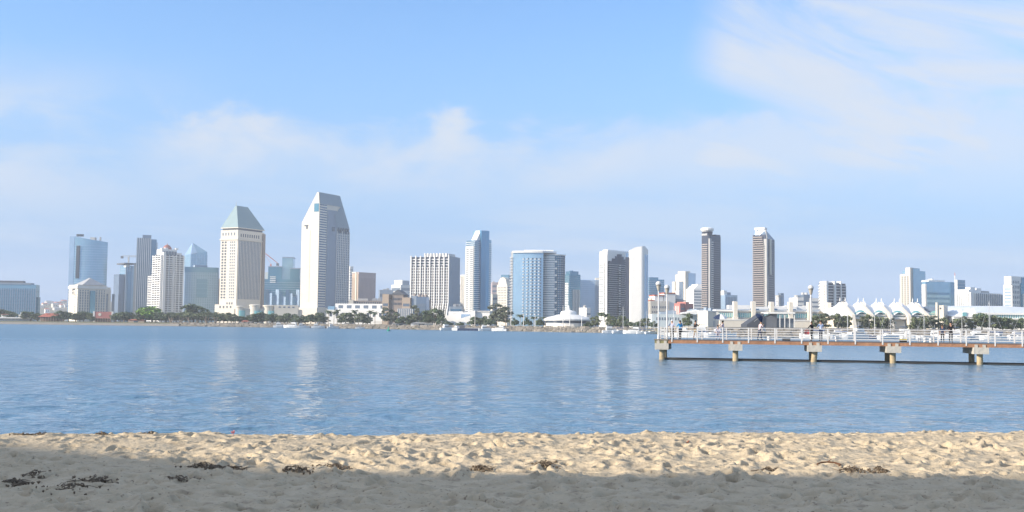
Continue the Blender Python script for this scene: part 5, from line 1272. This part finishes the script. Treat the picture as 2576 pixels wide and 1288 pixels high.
def boat(kind, x, off, scale, rz, label):
    """a boat at photo column x, `off` metres in front of the far waterline"""
    k_ = kind
    if k_ not in bprot:
        o = make_sail(label) if kind == 's' else make_sail(label, True) if kind == 'n' else make_motor(label); bprot[k_] = o
    else:
        o = copy_tree(bprot[k_]); o['label'] = label
    Y = shore_Y(x) - off; t = taz(x, 830)
    o.location = (t * Y, Y, .05); o.rotation_euler = (0, 0, rz); o.scale = (scale * (.78 if 1370 < x < 1660 else .9),) * 3
    return o
boat('m', 706, 6, .9, .1, 'white motor boat moored under the chisel topped hotel, first of three'); boat('m', 733, 5, 1.0, 3.0, 'white motor boat moored under the chisel topped hotel, second of three'); boat('m', 762, 6, .8, .2, 'white motor boat moored under the chisel topped hotel, third of three')
boat('m', 800, 5, .8, .1, 'white motor boat below the shaded face of the chisel topped hotel'); boat('m', 838, 5, .7, .3, 'small white motor boat below the left end of the terraced hall'); boat('s', 905, 6, .6, .1, 'small white sailing boat below the second olive tree')
boat('m', 1128, 8, .9, .4, 'white motor boat at the dock left of the dark barge'); boat('m', 1146, 10, .7, 2.2, 'smaller white motor boat beside the dark barge'); boat('n', 1168, 9, .8, .1, 'dark hulled yacht beside the barge below the mound tree'); boat('m', 1224, 6, .8, .2, 'white motor boat below the large mound tree')
boat('m', 1256, 5, .8, 2.8, 'white motor boat below the tall pair of trees'); 

boat('s', 1563, 12, 1.0, .25, 'large white yacht with the most visible mast before the dark glass hotel'); boat('m', 1540, 10, 1.0, .1, 'white motor yacht left of the large yacht'); boat('m', 1592, 14, .95, 3.0, 'white motor yacht right of the large yacht'); boat('s', 1606, 10, .85, .2, 'white yacht with its mast before the left of the white wing'); boat('s', 1622, 12, .85, .1, 'white yacht with its mast before the right of the white wing'); boat('s', 1641, 10, .8, .3, 'white yacht just left of the pier end')
marina = [(1676, 'm'), (1700, 's'), (1728, 'm'), (1752, 'm'), (1776, 's'), (1798, 'm'), (1822, 'm'), (2046, 's'), (2075, 'm'), (2098, 'm'), (2126, 's'), (2150, 'm'), (2180, 'm'), (2206, 'n'), (2235, 's'), (2262, 'm'), (2292, 'm'), (2330, 's'), (2362, 'm'), (2390, 'm'), (2415, 's'), (2440, 'm'), (2468, 'm'), (2496, 's'), (2520, 'm'), (2548, 'm'), (2572, 's')]
wh = ['first', 'second', 'third', 'fourth', 'fifth', 'sixth', 'seventh', 'eighth', 'ninth', 'tenth', 'eleventh', 'twelfth', 'thirteenth', 'fourteenth', 'fifteenth', 'sixteenth', 'seventeenth', 'eighteenth', 'nineteenth', 'twentieth', 'twenty-first', 'twenty-second', 'twenty-third', 'twenty-fourth', 'twenty-fifth', 'twenty-sixth', 'twenty-seventh', 'twenty-eighth', 'twenty-ninth', 'last']
for i, (x, k_) in enumerate(marina):
    boat(k_, x, 8 + 9 * (i % 3), .62 + .1 * (i % 4), rng.uniform(-.5, .5) + (3.14 if i % 2 else 0), {'m': 'white motor boat', 's': 'white sailing boat', 'n': 'dark hulled sailing boat'}[k_] + ' seen through the pier railing, ' + wh[i] + ' boat counted from the pier end')
# dark barge, green buoy and flag poles
p = gp(1184, -12, 0)
r = empty('work_barge', 'low dark work barge lying at the dock below the large mound tree', 'boat', p, .05)
MB().prism([(-6.5, -2.4), (5.5, -2.4), (7, 0), (5.5, 2.4), (-6.5, 2.4)], -.3, 1.1).build('hull', hullb, r); MB().box(-5.5, -3, -1.6, 1.6, 1.1, 2.6).build('cabin', darkgrey, r); MB().box(-2, 4.5, -2, 2, 1.1, 1.5).build('hatch', grey, r)
p = on_plane(977.5, 833, 0)
r = empty('channel_buoy', 'green channel buoy floating off the far shore', 'buoy', p)
bg = M('buoy_green', (.02, .28, .20), .5, 0, .1); k = p.y / F
MB().lathe([(4.2 * k, -.4), (4.6 * k, .5), (4.2 * k, 2.2 * k), (2.6 * k, 3 * k)], n=14).build('float', bg, r); MB().lathe([(2.4 * k, 3 * k), (1.3 * k, 9.5 * k)], n=8).build('tower', bg, r); MB().lathe([(.9 * k, 9.5 * k), (1.0 * k, 11 * k), (.4 * k, 12.5 * k)], n=8).build('lantern', M('buoy_lamp', (.05, .2, .16), .4), r)
for x, y, lab in ((1318, 790, 'white flag pole before the left part of the curved hotel'), (1347, 790, 'white flag pole before the middle of the curved hotel'), (1434, 776, 'white flag pole crossing the cupola of the round pavilion'), (1464, 783, 'white flag pole right of the pavilion cupola'), (1417, 770, 'tallest white flag pole, left of the pavilion cupola'), (1196, 790, 'white flag pole beside the mound tree'), (1286, 785, 'white flag pole left of the curved hotel')):
    Y = shore_Y(x) + 9; r = empty('flag_pole', lab, 'flag pole', (taz(x) * Y, Y, GZ))
    MB().tube((0, 0, -.3), (0, 0, at(x, y, Y).z - GZ), .2, .1, 6).build('pole', offwhite, r); MB().lathe([(.5, 0), (.5, .4), (.2, .5)], n=8).build('base', grey, r); MB().lathe([(.05, 0), (.2, .15), (.05, .3)], (0, 0, at(x, y, Y).z - GZ), 8).build('finial', alu, r)
# ---------------------------------------------------------------- pier
PA = rad(-11.2)
p_dir, q_dir = Vector((math.cos(PA), math.sin(PA), 0)), Vector((-math.sin(PA), math.cos(PA), 0))
P0 = at(1655, 830, 103); P0.z = 0
def s_of(x, w_=0.0):
    """distance along the pier at which photo column x looks, w_ metres in from the near edge"""
    t = taz(x, 850); b_ = P0 + q_dir * w_
    return (t * b_.y - b_.x) / (p_dir.x - t * p_dir.y)
DECK = 1.87; PW = 4.2; PL = 74.0
concrete = M('weathered_concrete', (.44, .42, .37), .9, 0, .14, 1.5, .2, .12, 3); pilemat = M('stained_pile_concrete', (.40, .32, .20), .9, 0, .45, 1.2, .2, .15, 3)
rust = M('rusty_steel_beam', (.34, .18, .105), .85, 0, .45, 1.3, .2, .15, 5); planks = M('deck_planks', (.22, .19, .155), .9, 0, .35, 1.5); railm = M('white_rail_paint', (.62, .61, .59), .55, 0, .15, 2)
pier = empty('fishing_pier', 'white railed fishing pier on concrete piles with a rusty orange edge beam', 'pier', P0, PA)
part_box('deck', planks, pier, -.35, PL, 0.29, PW - .31, DECK - .1, DECK)
part_box('deck', planks, pier, -.35, .9, 0, .29, DECK - .1, DECK)
part_box('deck_edge', darkgrey, pier, .9, PL, .03, .29, DECK - .055, DECK + .012)
for y0 in (.42, PW - .62): part_box('pier_shade_strip', M('pier_shade_dark', (.045, .045, .045), .5, 0, .4, 2) if 'pier_shade_dark' not in bpy.data.materials else bpy.data.materials['pier_shade_dark'], pier, .3, PL, y0, y0 + .22, -.35, .13)  # added dark strips standing in for the pier's shade and reflection on the water
for y0 in (.06, PW - .3): part_box('edge_beam', rust, pier, .9, PL, y0, y0 + .22, 1.50, DECK - .06)
part_box('end_beam', M('mossy_end_beam', (.20, .19, .10), .9, 0, .4, 2), pier, -.3, .9, .05, PW - .05, 1.5, DECK - .1)
for x in (1665.5, 1850, 2048, 2245.5, 2453.5, 2660):
    s_ = s_of(x, .35 if x != 2453.5 else PW / 2) if x > 1700 else .36
    m_ = MB().box(s_ - .62, s_ + .62, -.35, PW + .35, .93, 1.5)
    m_.build('pile_cap', concrete, pier)
    for dx in (-.35, .3): part_box('bearing_block', concrete, pier, s_ + dx - .12, s_ + dx + .14, .0, .3, 1.5, 1.74)
    for y0 in (.35, PW - .35):
        lean = .28 if (x == 2048 and y0 < 1) else 0.0
        MB().tube((s_ - lean, y0, -2), (s_ + lean * .2, y0, .95), .27, .25, 14).build('pile', pilemat, pier, smooth=False)
post_x = [1690, 1754, 1818, 1883, 1949.6, 2016.5, 2083, 2151.8, 2220.5, 2289, 2360, 2431, 2503.6, 2572, 2640]
ps = [s_of(x) for x in post_x]
ps = [0.05] + ps
ps += [ps[-1] + 2.4 * i for i in range(1, 8)]
ps = [s_ for s_ in ps if s_ < PL]
for s_ in ps:
    part_box('railing_post', railm, pier, s_ - .055, s_ + .055, .02, .11, DECK - .25, DECK + 1.12)
    part_box('railing_post', railm, pier, s_ - .05 + .3, s_ + .05 + .3, PW - .11, PW - .02, DECK - .2, DECK + 1.1)
RH = (.16, .38, .60, .82, 1.06)
for h_ in RH:
    for y0 in (.065, PW - .065):
        MB().tube((.0, y0, DECK + h_), (PL, y0, DECK + h_), .03 if h_ > 1 else .022, None, 6).build('rail', railm, pier)
    MB().tube((0, .06, DECK + h_), (0, PW - .06, DECK + h_), .022, None, 6).build('rail', railm, pier)
m_ = MB()
for i in range(14): m_.tube((.02, .1 + i * (PW - .2) / 13, DECK), (.02, .1 + i * (PW - .2) / 13, DECK + 1.05), .012, None, 4)
for i in range(12): m_.tube((.02 + i * .07, .08, DECK + .1), (.02 + i * .07, .08, DECK + 1.02), .01, None, 4)
m_.build('end_mesh', railm, pier)
def pier_pt(x, w_, z=0):
    s_ = s_of(x, w_); v_ = P0 + p_dir * s_ + q_dir * w_
    return Vector((v_.x, v_.y, DECK + z))
# lamps on the pier
globe = M('lamp_globe', (.58, .57, .54), .4, 0, .05); lampdark = M('lamp_lantern_metal', (.23, .21, .18), .6)
def lamp(x, w_, ytop, label):
    b_ = pier_pt(x, w_); r = empty('pier_lamp', label, 'street lamp', b_, PA, 'lamp posts on the pier')
    H_ = at(x, ytop, b_.y).z - b_.z
    MB().lathe([(.11, 0), (.11, .25), (.075, .4), (.06, H_ - .95), (.075, H_ - .9)], n=10).build('post', railm, r)
    lt = MB().lathe([(.075, H_ - .9), (.12, H_ - .82), (.21, H_ - .42), (.19, H_ - .40)], n=12).build('lantern', M('lantern_glass', (.42, .38, .31), .4) if 'lantern_glass' not in bpy.data.materials else bpy.data.materials['lantern_glass'], r)
    MB().lathe([(.225, H_ - .44), (.225, H_ - .38), (.17, H_ - .36)], n=12).build('collar', lampdark, lt)
    MB().lathe([(.20, H_ - .37), (.27, H_ - .30), (.25, H_ - .16), (.15, H_ - .05), (.02, H_)], n=14).build('globe', globe, r)
lamp(1656.5, .06, 707, 'white lamp post at the near corner of the pier end, the tallest'); lamp(1678, PW - .1, 716, 'white lamp post at the far corner of the pier end'); lamp(2040.5, PW - .1, 717, 'white lamp post standing alone midway along the pier')

# ---------------------------------------------------------------- people
skin = M('skin', (.46, .28, .19), .6, 0, .1, 3); skin2 = M('tanned_skin', (.30, .17, .11), .6, 0, .1, 3); shoe = M('dark_shoe', (.03, .03, .03), .6); hairb = M('black_hair', (.015, .012, .01), .6); hairblond = M('fair_hair', (.42, .30, .14), .6); hairbrown = M('brown_hair', (.06, .035, .02), .6)
def cloth(name, c): return bpy.data.materials.get(name) or M(name, c, .85, 0, .15, 6)
def person(label, loc, face, sh, tr, sk=None, hair=hairb, larm=((-.24, .02, 1.12), (-.24, .1, .88)), rarm=((.24, .02, 1.12), (.24, .1, .88)), seat=0.0, lean=0.0, stride=.06, scale=1.0, sleeve='short', shorts=False, head_turn=0.0, cap=None):
    """a figure in metres: x to its right, y ahead, z up; face = heading in radians (0 looks along +y)"""
    sk = sk or skin
    J, R_, E_, Z_ = [], [], [], []
    def jt(p, r_, parent=None, zone='shirt'):
        J.append(Vector(p)); R_.append(r_); Z_.append(zone)
        if parent is not None: E_.append((parent, len(J) - 1))
        return len(J) - 1
    dz = -seat; L = lambda z: lean * (z - .9)
    pel = jt((0, 0, .93 + dz), .125, None, 'trouser')
    sp = jt((0, L(1.13), 1.13 + dz), .115, pel); ch = jt((0, L(1.33), 1.33 + dz), .135, sp)
    nk = jt((0, L(1.46) + .01, 1.47 + dz), .055, ch, 'skin'); h1 = jt((0, L(1.56) + .02, 1.56 + dz), .082, nk, 'skin'); h2 = jt((0, L(1.66) + .02, 1.655 + dz), .088, h1, 'skin')
    hx, hy = math.sin(head_turn), math.cos(head_turn)
    jt((.10 * hx, L(1.6) + .02 + .10 * hy, 1.585 + dz), .017, h1, 'skin')                 # nose
    for sg in (-1, 1): jt((sg * .085 * hy, L(1.6) + .02 - sg * .085 * hx, 1.60 + dz), .02, h1, 'skin')   # ears
    for sg, arm in ((-1, larm), (1, rarm)):
        s_ = jt((sg * .17, L(1.40), 1.40 + dz), .066, ch); (ex, ey, ez), (wx, wy, wz) = arm
        e_ = jt((ex, ey + L(1.2), ez + dz), .045, s_, 'shirt' if sleeve == 'long' else 'sleeve'); w_ = jt((wx, wy + L(1.0), wz + dz), .03, e_, 'shirt' if sleeve == 'long' else 'skin')
        d_ = (J[w_] - J[e_]).normalized(); sd = d_.cross(Vector((0, 1, .2))).normalized(); fw_ = d_.cross(sd)
        pm = jt(J[w_] + d_ * .075, .033, w_, 'skin')
        for k_, (o_, l_) in enumerate(((-.03, .062), (-.01, .075), (.011, .07), (.03, .055))):
            a_ = jt(J[pm] + sd * o_ + d_ * .035, .0095, pm, 'skin'); jt(J[a_] + d_ * l_ * .8 + fw_ * .022, .008, a_, 'skin')
        a_ = jt(J[w_] + d_ * .045 + fw_ * .035 - sd * .02, .011, w_, 'skin'); jt(J[a_] + d_ * .04 + fw_ * .012, .009, a_, 'skin')
    for sg in (-1, 1):
        st_ = stride * sg
        if seat: pts_ = ((sg * .1, .02, .90 + dz), (sg * .13, .42, .93 + dz), (sg * .13, .44, .50 + dz + .02), (sg * .13, .58, .47 + dz))
        else: pts_ = ((sg * .09, 0, .87), (sg * .1, st_ * .6 + .02, .48), (sg * .11, st_ - .02, .085), (sg * .12, st_ + .13, .035))
        hp = jt(pts_[0], .095, pel, 'trouser'); kn = jt(pts_[1], .06, hp, 'trouser'); an = jt(pts_[2], .042, kn, 'calf' if shorts else 'trouser'); jt(pts_[3], .036, an, 'shoe')
    me = bpy.data.meshes.new('person'); me.from_pydata(J, E_, []); o = bpy.data.objects.new('person', me); col.objects.link(o)
    md = o.modifiers.new('skin', 'SKIN'); md.use_smooth_shade = True
    o.modifiers.new('sub', 'SUBSURF').levels = 2
    for i, vv in enumerate(me.skin_vertices[0].data): vv.radius = (R_[i], R_[i] * (.78 if Z_[i] == 'shirt' and i < 4 else 1)); vv.use_root = (i == 0)
    dg = bpy.context.evaluated_depsgraph_get(); nm = bpy.data.meshes.new_from_object(o.evaluated_get(dg))
    o.modifiers.clear(); o.data = nm; bpy.data.meshes.remove(me)
    mats = {'shirt': 0, 'trouser': 1, 'skin': 2, 'shoe': 3}
    nm.materials.clear()
    for mt in (sh, tr, sk, shoe): nm.materials.append(mt)
    segs = []
    for a_, b_ in E_:
        zn = Z_[b_]
        zn = {'sleeve': 'shirt', 'calf': 'skin'}.get(zn, zn)
        if Z_[b_] == 'shirt' and b_ == sp: zn = 'shirt'
        segs.append((J[a_], J[b_], mats[zn]))
    for pl in nm.polygons:
        c = pl.center; best, bm_ = 9, 0
        for a_, b_, mi in segs:
            d_ = b_ - a_; t_ = max(0, min(1, (c - a_).dot(d_) / max(d_.length_squared, 1e-6))); q = (c - a_ - d_ * t_).length
            if q < best: best, bm_ = q, mi
        pl.material_index = bm_
    hd = Vector((0, L(1.64) + .012, 1.645 + dz))
    hm_ = MB()
    if cap is None: hm_.lathe([(.093, -.02), (.102, .03), (.088, .075), (.05, .105), (.01, .115)], (hd.x, hd.y - .012, hd.z), 12)
    else:
        hm_.lathe([(.098, 0), (.10, .05), (.07, .1), (.01, .115)], hd, 12); hm_.box(-.07, .07, hd.y + .06, hd.y + .19, hd.z + .0, hd.z + .015)
    hm_.build('hair' if cap is None else 'cap', hair if cap is None else cap, o)
    em = MB()
    for sg in (-1, 1): em.lathe([(.002, -.011), (.011, 0), (.002, .011)], (sg * .034 * hy + .083 * hx, hd.y + .083 * hy - sg * .034 * hx, 1.615 + dz), 8)
    em.build('eyes', hairb, o)
    MB().box(-.025 + .086 * hx, .025 + .086 * hx, hd.y + .078 * hy, hd.y + .09 * hy, 1.535 + dz, 1.545 + dz).build('mouth', M('lips', (.35, .12, .1), .6) if 'lips' not in bpy.data.materials else bpy.data.materials['lips'], o)
    o.location = loc; o.rotation_euler = (0, 0, face); o.scale = (scale,) * 3
    return tag(o, label, 'person')
up_r = ((.27, .12, 1.22), (.16, .30, 1.36)); up_l = ((-.27, .12, 1.22), (-.16, .30, 1.36))
rail_l = ((-.28, .14, 1.17), (-.22, .36, 1.08)); rail_r = ((.28, .14, 1.17), (.22, .36, 1.08))
navy = cloth('navy_cloth', (.02, .035, .08)); black = cloth('black_cloth', (.015, .015, .018)); sky_ = cloth('bright_blue_cloth', (.05, .30, .58)); palebl = cloth('pale_blue_cloth', (.50, .58, .74)); pinkw = cloth('pale_pink_cloth', (.62, .50, .52)); mauve = cloth('grey_mauve_cloth', (.40, .42, .52)); whitec = cloth('white_cloth', (.72, .71, .68)); khaki = cloth('khaki_cloth', (.32, .25, .16)); check = cloth('lavender_check_cloth', (.50, .49, .58))
person('person in a grey mauve shirt and pale cap at the railing nearest the pier end', pier_pt(1691, .6), rad(150), mauve, black, hair=hairbrown, larm=rail_l, rarm=rail_r, cap=whitec, scale=1.02)
person('person in a bright blue shirt and black trousers looking over the water', pier_pt(1711, 1.6), rad(20), sky_, black, larm=rail_l, stride=.1, scale=.99)
person('slim dark haired person in a dark top and khaki shorts on the pier', pier_pt(1749.5, 1.2), rad(-60), black, khaki, sk=skin2, shorts=True, rarm=up_r, stride=.12)
pu = person('dark haired person in a pale pink top holding a navy and white umbrella', pier_pt(1818.5, 1.3), rad(60), pinkw, black, sk=skin2, larm=up_l)
person('person in lavender checked clothes sitting low under the navy and white umbrella', pier_pt(1806, .9), rad(170), check, check, seat=.42, lean=.25, larm=((-.25, .2, 1.12), (-.12, .4, 1.05)), rarm=((.25, .2, 1.12), (.12, .4, 1.05)))
person('person in a pale top leaning forward under a tilted dark umbrella', pier_pt(1911, 1.2), rad(-70), pinkw, navy, rarm=up_r, lean=.2, stride=.14, hair=hairbrown)
person('fair haired person in white bending beside the tilted dark umbrella', pier_pt(1927, 1.5), rad(80), whitec, khaki, hair=hairblond, seat=.25, lean=.45, larm=((-.25, .2, 1.1), (-.2, .42, .95)), rarm=((.25, .2, 1.1), (.2, .42, .95)))
person('person all in black beside a red bag near the lone pier lamp', pier_pt(2042, 1.5), rad(40), black, black, sk=skin2, sleeve='long', larm=rail_l, scale=1.01)
person('person in a pale blue shirt and dark trousers, back to the viewer', pier_pt(2065, 1.9), rad(5), palebl, navy, larm=rail_l, rarm=rail_r, hair=hairbrown, scale=1.05)
person('person in black with a broad dark cap at the railing, right part of pier', pier_pt(2392, 1.4), rad(170), black, black, sleeve='long', larm=rail_l, rarm=rail_r, cap=black, scale=1.04)
person('smaller dark haired person beside the one with the broad dark cap', pier_pt(2371, 1.8), rad(150), navy, black, sk=skin2, scale=.9)
def umbrella(label, tip, axis, rad_, m1_, m2_):
    r = empty('umbrella', label, 'umbrella', tip); r.rotation_euler = Vector(axis).to_track_quat('Z', 'Y').to_euler()
    a_ = MB(); b_ = MB(); n = 8
    for i in range(n):
        for tgt, k0 in ((a_ if i % 4 < 2 else b_, i),):
            for ring in range(4):
                r0_, r1_ = rad_ * ring / 4, rad_ * (ring + 1) / 4
                z0_, z1_ = -.36 * (ring / 4) ** 1.9, -.36 * ((ring + 1) / 4) ** 1.9
                t0, t1 = 6.2832 * k0 / n, 6.2832 * (k0 + 1) / n
                vv = [(r0_ * math.cos(t0), r0_ * math.sin(t0), z0_), (r1_ * math.cos(t0), r1_ * math.sin(t0), z1_), (r1_ * math.cos(t1), r1_ * math.sin(t1), z1_), (r0_ * math.cos(t1), r0_ * math.sin(t1), z0_)]
                tgt.add(vv + [(x, y, z - .012) for x, y, z in vv], [(0, 1, 2, 3), (7, 6, 5, 4)])
    a_.build('canopy', m1_, r); b_.build('canopy', m2_, r)
    MB().tube((0, 0, .06), (0, 0, -.92), .012, None, 6).build('shaft', alu, r); MB().tube((0, 0, -.92), (0, .03, -1.02), .02, None, 6).build('handle', black, r)
    return r
up_pt = pier_pt(1812, 1.15); umbrella('navy and white panelled umbrella held upright over the pier railing', Vector((up_pt.x, up_pt.y, at(1812, 790, up_pt.y).z)), (-.06, -.2, 1), .66, navy, whitec)
up_pt = pier_pt(1917, 1.0); umbrella('dark navy umbrella tilted steeply to one side', Vector((up_pt.x, up_pt.y, at(1921, 794, up_pt.y).z)), (.75, -.35, .62), .5, navy, navy)
# things standing on the deck
wp_ = M('white_plastic', (.72, .72, .70), .5, 0, .05)
def bucket(x, w_, label, mt=wp_, h_=.4, r_=.16):
    o = empty('bucket', label, 'bucket', pier_pt(x, w_), 0, 'buckets on the pier deck')
    MB().lathe([(r_ * .8, 0), (r_, h_), (r_ * 1.08, h_), (r_ * 1.08, h_ + .02), (r_ * .92, h_ + .02), (r_ * .74, .03)], n=12).build('pail', mt, o)
    MB().tube((-r_, 0, h_), (0, .06, h_ + .17), .008, None, 4).tube((0, .06, h_ + .17), (r_, 0, h_), .008, None, 4).build('handle', lampdark, o)
bucket(2105, .7, 'white bucket right of the person in the pale blue shirt', h_=.46, r_=.19); bucket(2313, .6, 'first of three white buckets left of the two dark figures'); bucket(2327, .6, 'middle one of three white buckets left of the two dark figures', h_=.36); bucket(2341, .7, 'last of three white buckets left of the two dark figures'); bucket(1934, .7, 'white bucket beside the fair haired person')
o = empty('shoulder_bag', 'red bag hanging on the railing beside the person all in black', 'bag', pier_pt(2030, .35, .55), PA)
MB().prism([(-.2, -.07), (.2, -.07), (.2, .07), (-.2, .07)], 0, .36).build('body', cloth('red_cloth', (.55, .06, .06)), o); MB().tube((-.16, 0, .36), (0, 0, .52), .015, None, 5).tube((0, 0, .52), (.16, 0, .36), .015, None, 5).build('strap', cloth('red_cloth', (.55, .06, .06)), o)
o = empty('tackle_box', 'low dark box with a yellow lid on the deck below the tent roofs', 'box', pier_pt(2272, .8), PA)
MB().box(-.3, .3, -.15, .15, 0, .2).build('case', black, o); MB().box(-.31, .31, -.16, .16, .2, .26).build('lid', cloth('yellow_plastic', (.6, .48, .05)), o)
o = empty('tackle_box', 'low dark box lying right of the fair haired person', 'box', pier_pt(1978, .9), PA)
MB().box(-.35, .35, -.18, .18, 0, .18).build('case', black, o); MB().box(-.36, .36, -.19, .19, .18, .22).build('lid', darkgrey, o)
for x, lab in ((1728, 'thin fishing rod leaning on the railing by the blue shirted person'), (2085, 'thin fishing rod leaning on the railing right of the pale blue shirt'), (2270, 'thin fishing rod leaning above the yellow lidded box')):
    b_ = pier_pt(x, .5); o = empty('fishing_rod', lab, 'fishing rod', b_, PA)
    MB().tube((0, 0, 0), (.25, -.9, 1.9), .014, .005, 5).build('rod', hairb, o); MB().tube((.03, -.1, .2), (.05, -.2, .42), .022, None, 6).build('grip', khaki, o); MB().lathe([(.03, 0), (.04, .04), (.03, .08)], (.05, -.1, .4), 8).build('reel', alu, o)

# ---------------------------------------------------------------- things on the sand
weed = M('dry_seaweed', (.15, .115, .08), .9, 0, .5, 8)
def seaweed(x, y, wpx, hpx, label, dens=1.0):
    p = sand_at(x, y); k_ = p.y / F
    o = empty('seaweed_clump', label, 'seaweed', p, 0, 'seaweed washed up on the sand'); m_ = MB()
    g_ = random.Random(int(x * 7 + y)); sx = wpx * k_ / 2; sy = max(.12, hpx * k_ * p.y / 1.6 / 2)
    n = int(16 * dens)
    for i in range(n):
        px, py = g_.gauss(0, .3) * sx, g_.gauss(0, .3) * sy
        a_ = g_.uniform(0, 6.28); ln = g_.uniform(.05, .16); w_ = g_.uniform(.002, .008); pts_ = []
        for k2 in range(4):
            X_, Y_ = px + math.cos(a_) * ln * k2 / 3, py + math.sin(a_) * ln * k2 / 3; a_ += g_.uniform(-.7, .7)
            z_ = float(sand_z(np.array([p.x + X_]), np.array([p.y + Y_]))[0]) - p.z + .012 + .05 * g_.random() * math.exp(-(X_ / sx) ** 2 - (Y_ / sy) ** 2)
            pts_.append(Vector((X_, Y_, z_)))
        for k2 in range(3): m_.tube(pts_[k2], pts_[k2 + 1], w_, w_ * .8, 4)
    m_.build('strands', weed, o)
    f_ = MB()
    for i in range(int(34 * dens)):
        px, py, s_ = g_.gauss(0, .55) * sx, g_.gauss(0, .6) * sy, g_.uniform(.006, .022)
        z_ = float(sand_z(np.array([p.x + px]), np.array([p.y + py]))[0]) - p.z + .02
        f_.add([(px - s_, py, z_), (px, py - s_ * .8, z_ + .003), (px + s_, py, z_), (px, py + s_ * .8, z_ + .008), (px, py, z_ - .03)], [(0, 1, 2, 3), (0, 4, 1), (1, 4, 2), (2, 4, 3), (3, 4, 0)])
    f_.build('fronds', weed, o)
for a_ in ((507, 1177, 70, 8, 'dark seaweed at the shadow edge, left end of the sunlit wedge'), (545, 1183, 60, 8, 'dark seaweed just right of the sunlit wedge tip'), (595, 1185, 70, 8, 'thin seaweed streak third along the shadow edge'), (745, 1186, 120, 8, 'longest dark seaweed streak along the shadow edge'),
           (850, 1180, 80, 8, 'dark seaweed clump right of the longest streak'), (40, 1221, 70, 14, 'thick black seaweed at the left edge of the picture', 1.6), (245, 1217, 110, 12, 'wide seaweed patch in the shade left of centre', 1.4), (165, 1236, 150, 16, 'scattered seaweed below the wide patch', 1.2), (90, 1198, 50, 10, 'small seaweed scraps above the thick black clump', .6),
           (463, 1212, 80, 10, 'loose seaweed scraps deep in the shade', .8), (1372, 1172, 70, 7, 'brown seaweed on sunlit sand near the middle'), (1215, 1184, 50, 6, 'small seaweed tuft left of the middle'), (1934, 1188, 60, 8, 'black seaweed lump at the shadow edge right of centre', 1.4), (2147, 1184, 70, 8, 'dark seaweed just inside the shade right of the driftwood'), (2208, 1187, 50, 6, 'last small seaweed lump at the right', .8),
           (60, 1093, 40, 4, 'dark seaweed on the sand crest at the far left', .8), (105, 1092, 46, 4, 'dark seaweed on the sand crest, second from left', .8), (262, 1090, 40, 3, 'dark seaweed on the sand crest below the slim tower', .8), (380, 1092, 50, 3, 'dark seaweed on the sand crest below the white stepped tower', .8)):
    seaweed(*a_)
p = sand_at(2085, 1172); o = empty('driftwood', 'brown curved driftwood stick at the shadow edge on the right', 'driftwood', p); wd = M('driftwood', (.13, .065, .035), .85)
pts_ = [Vector((-.2, 0, .03)), Vector((-.12, .06, .05)), Vector((0, .08, .06)), Vector((.12, .05, .05)), Vector((.2, -.03, .03)), Vector((.15, -.1, .02))]
m_ = MB()
pts_ = [p_ * .65 for p_ in pts_]
for a_, b_ in zip(pts_, pts_[1:]): m_.tube(a_, b_, .011, .009, 6)
m_.build('stem', wd, o); MB().tube((0, .052, .04), (.04, .03, .075), .006, .003, 5).build('twig', wd, o)
p = sand_at(1728, 1113); o = empty('cord', 'thin orange cord lying across the sunlit sand', 'cord', p); m_ = MB(); pts_ = []
for i in range(9):
    X_, Y_ = -.16 + i * .05, -.25 + i * .07 + .05 * math.sin(i * 1.7); pts_.append(Vector((X_, Y_, float(sand_z(np.array([p.x + X_]), np.array([p.y + Y_]))[0]) - p.z + .012)))
for a_, b_ in zip(pts_, pts_[1:]): m_.tube(a_, b_, .009, None, 5)
m_.build('cord_strand', M('orange_cord', (.62, .19, .08), .7), o)
p = sand_at(586, 1090); o = empty('plastic_toy_spade', 'small pink plastic spade stuck in the sand crest', 'toy spade', p, .4); pk_ = M('pink_plastic', (.72, .22, .22), .5)
MB().tube((0, 0, -.02), (.015, 0, .045), .006, None, 6).build('handle', pk_, o); MB().prism([(-.025, -.004), (.025, -.004), (.025, .004), (-.025, .004)], 0, .03).build('blade', pk_, o)
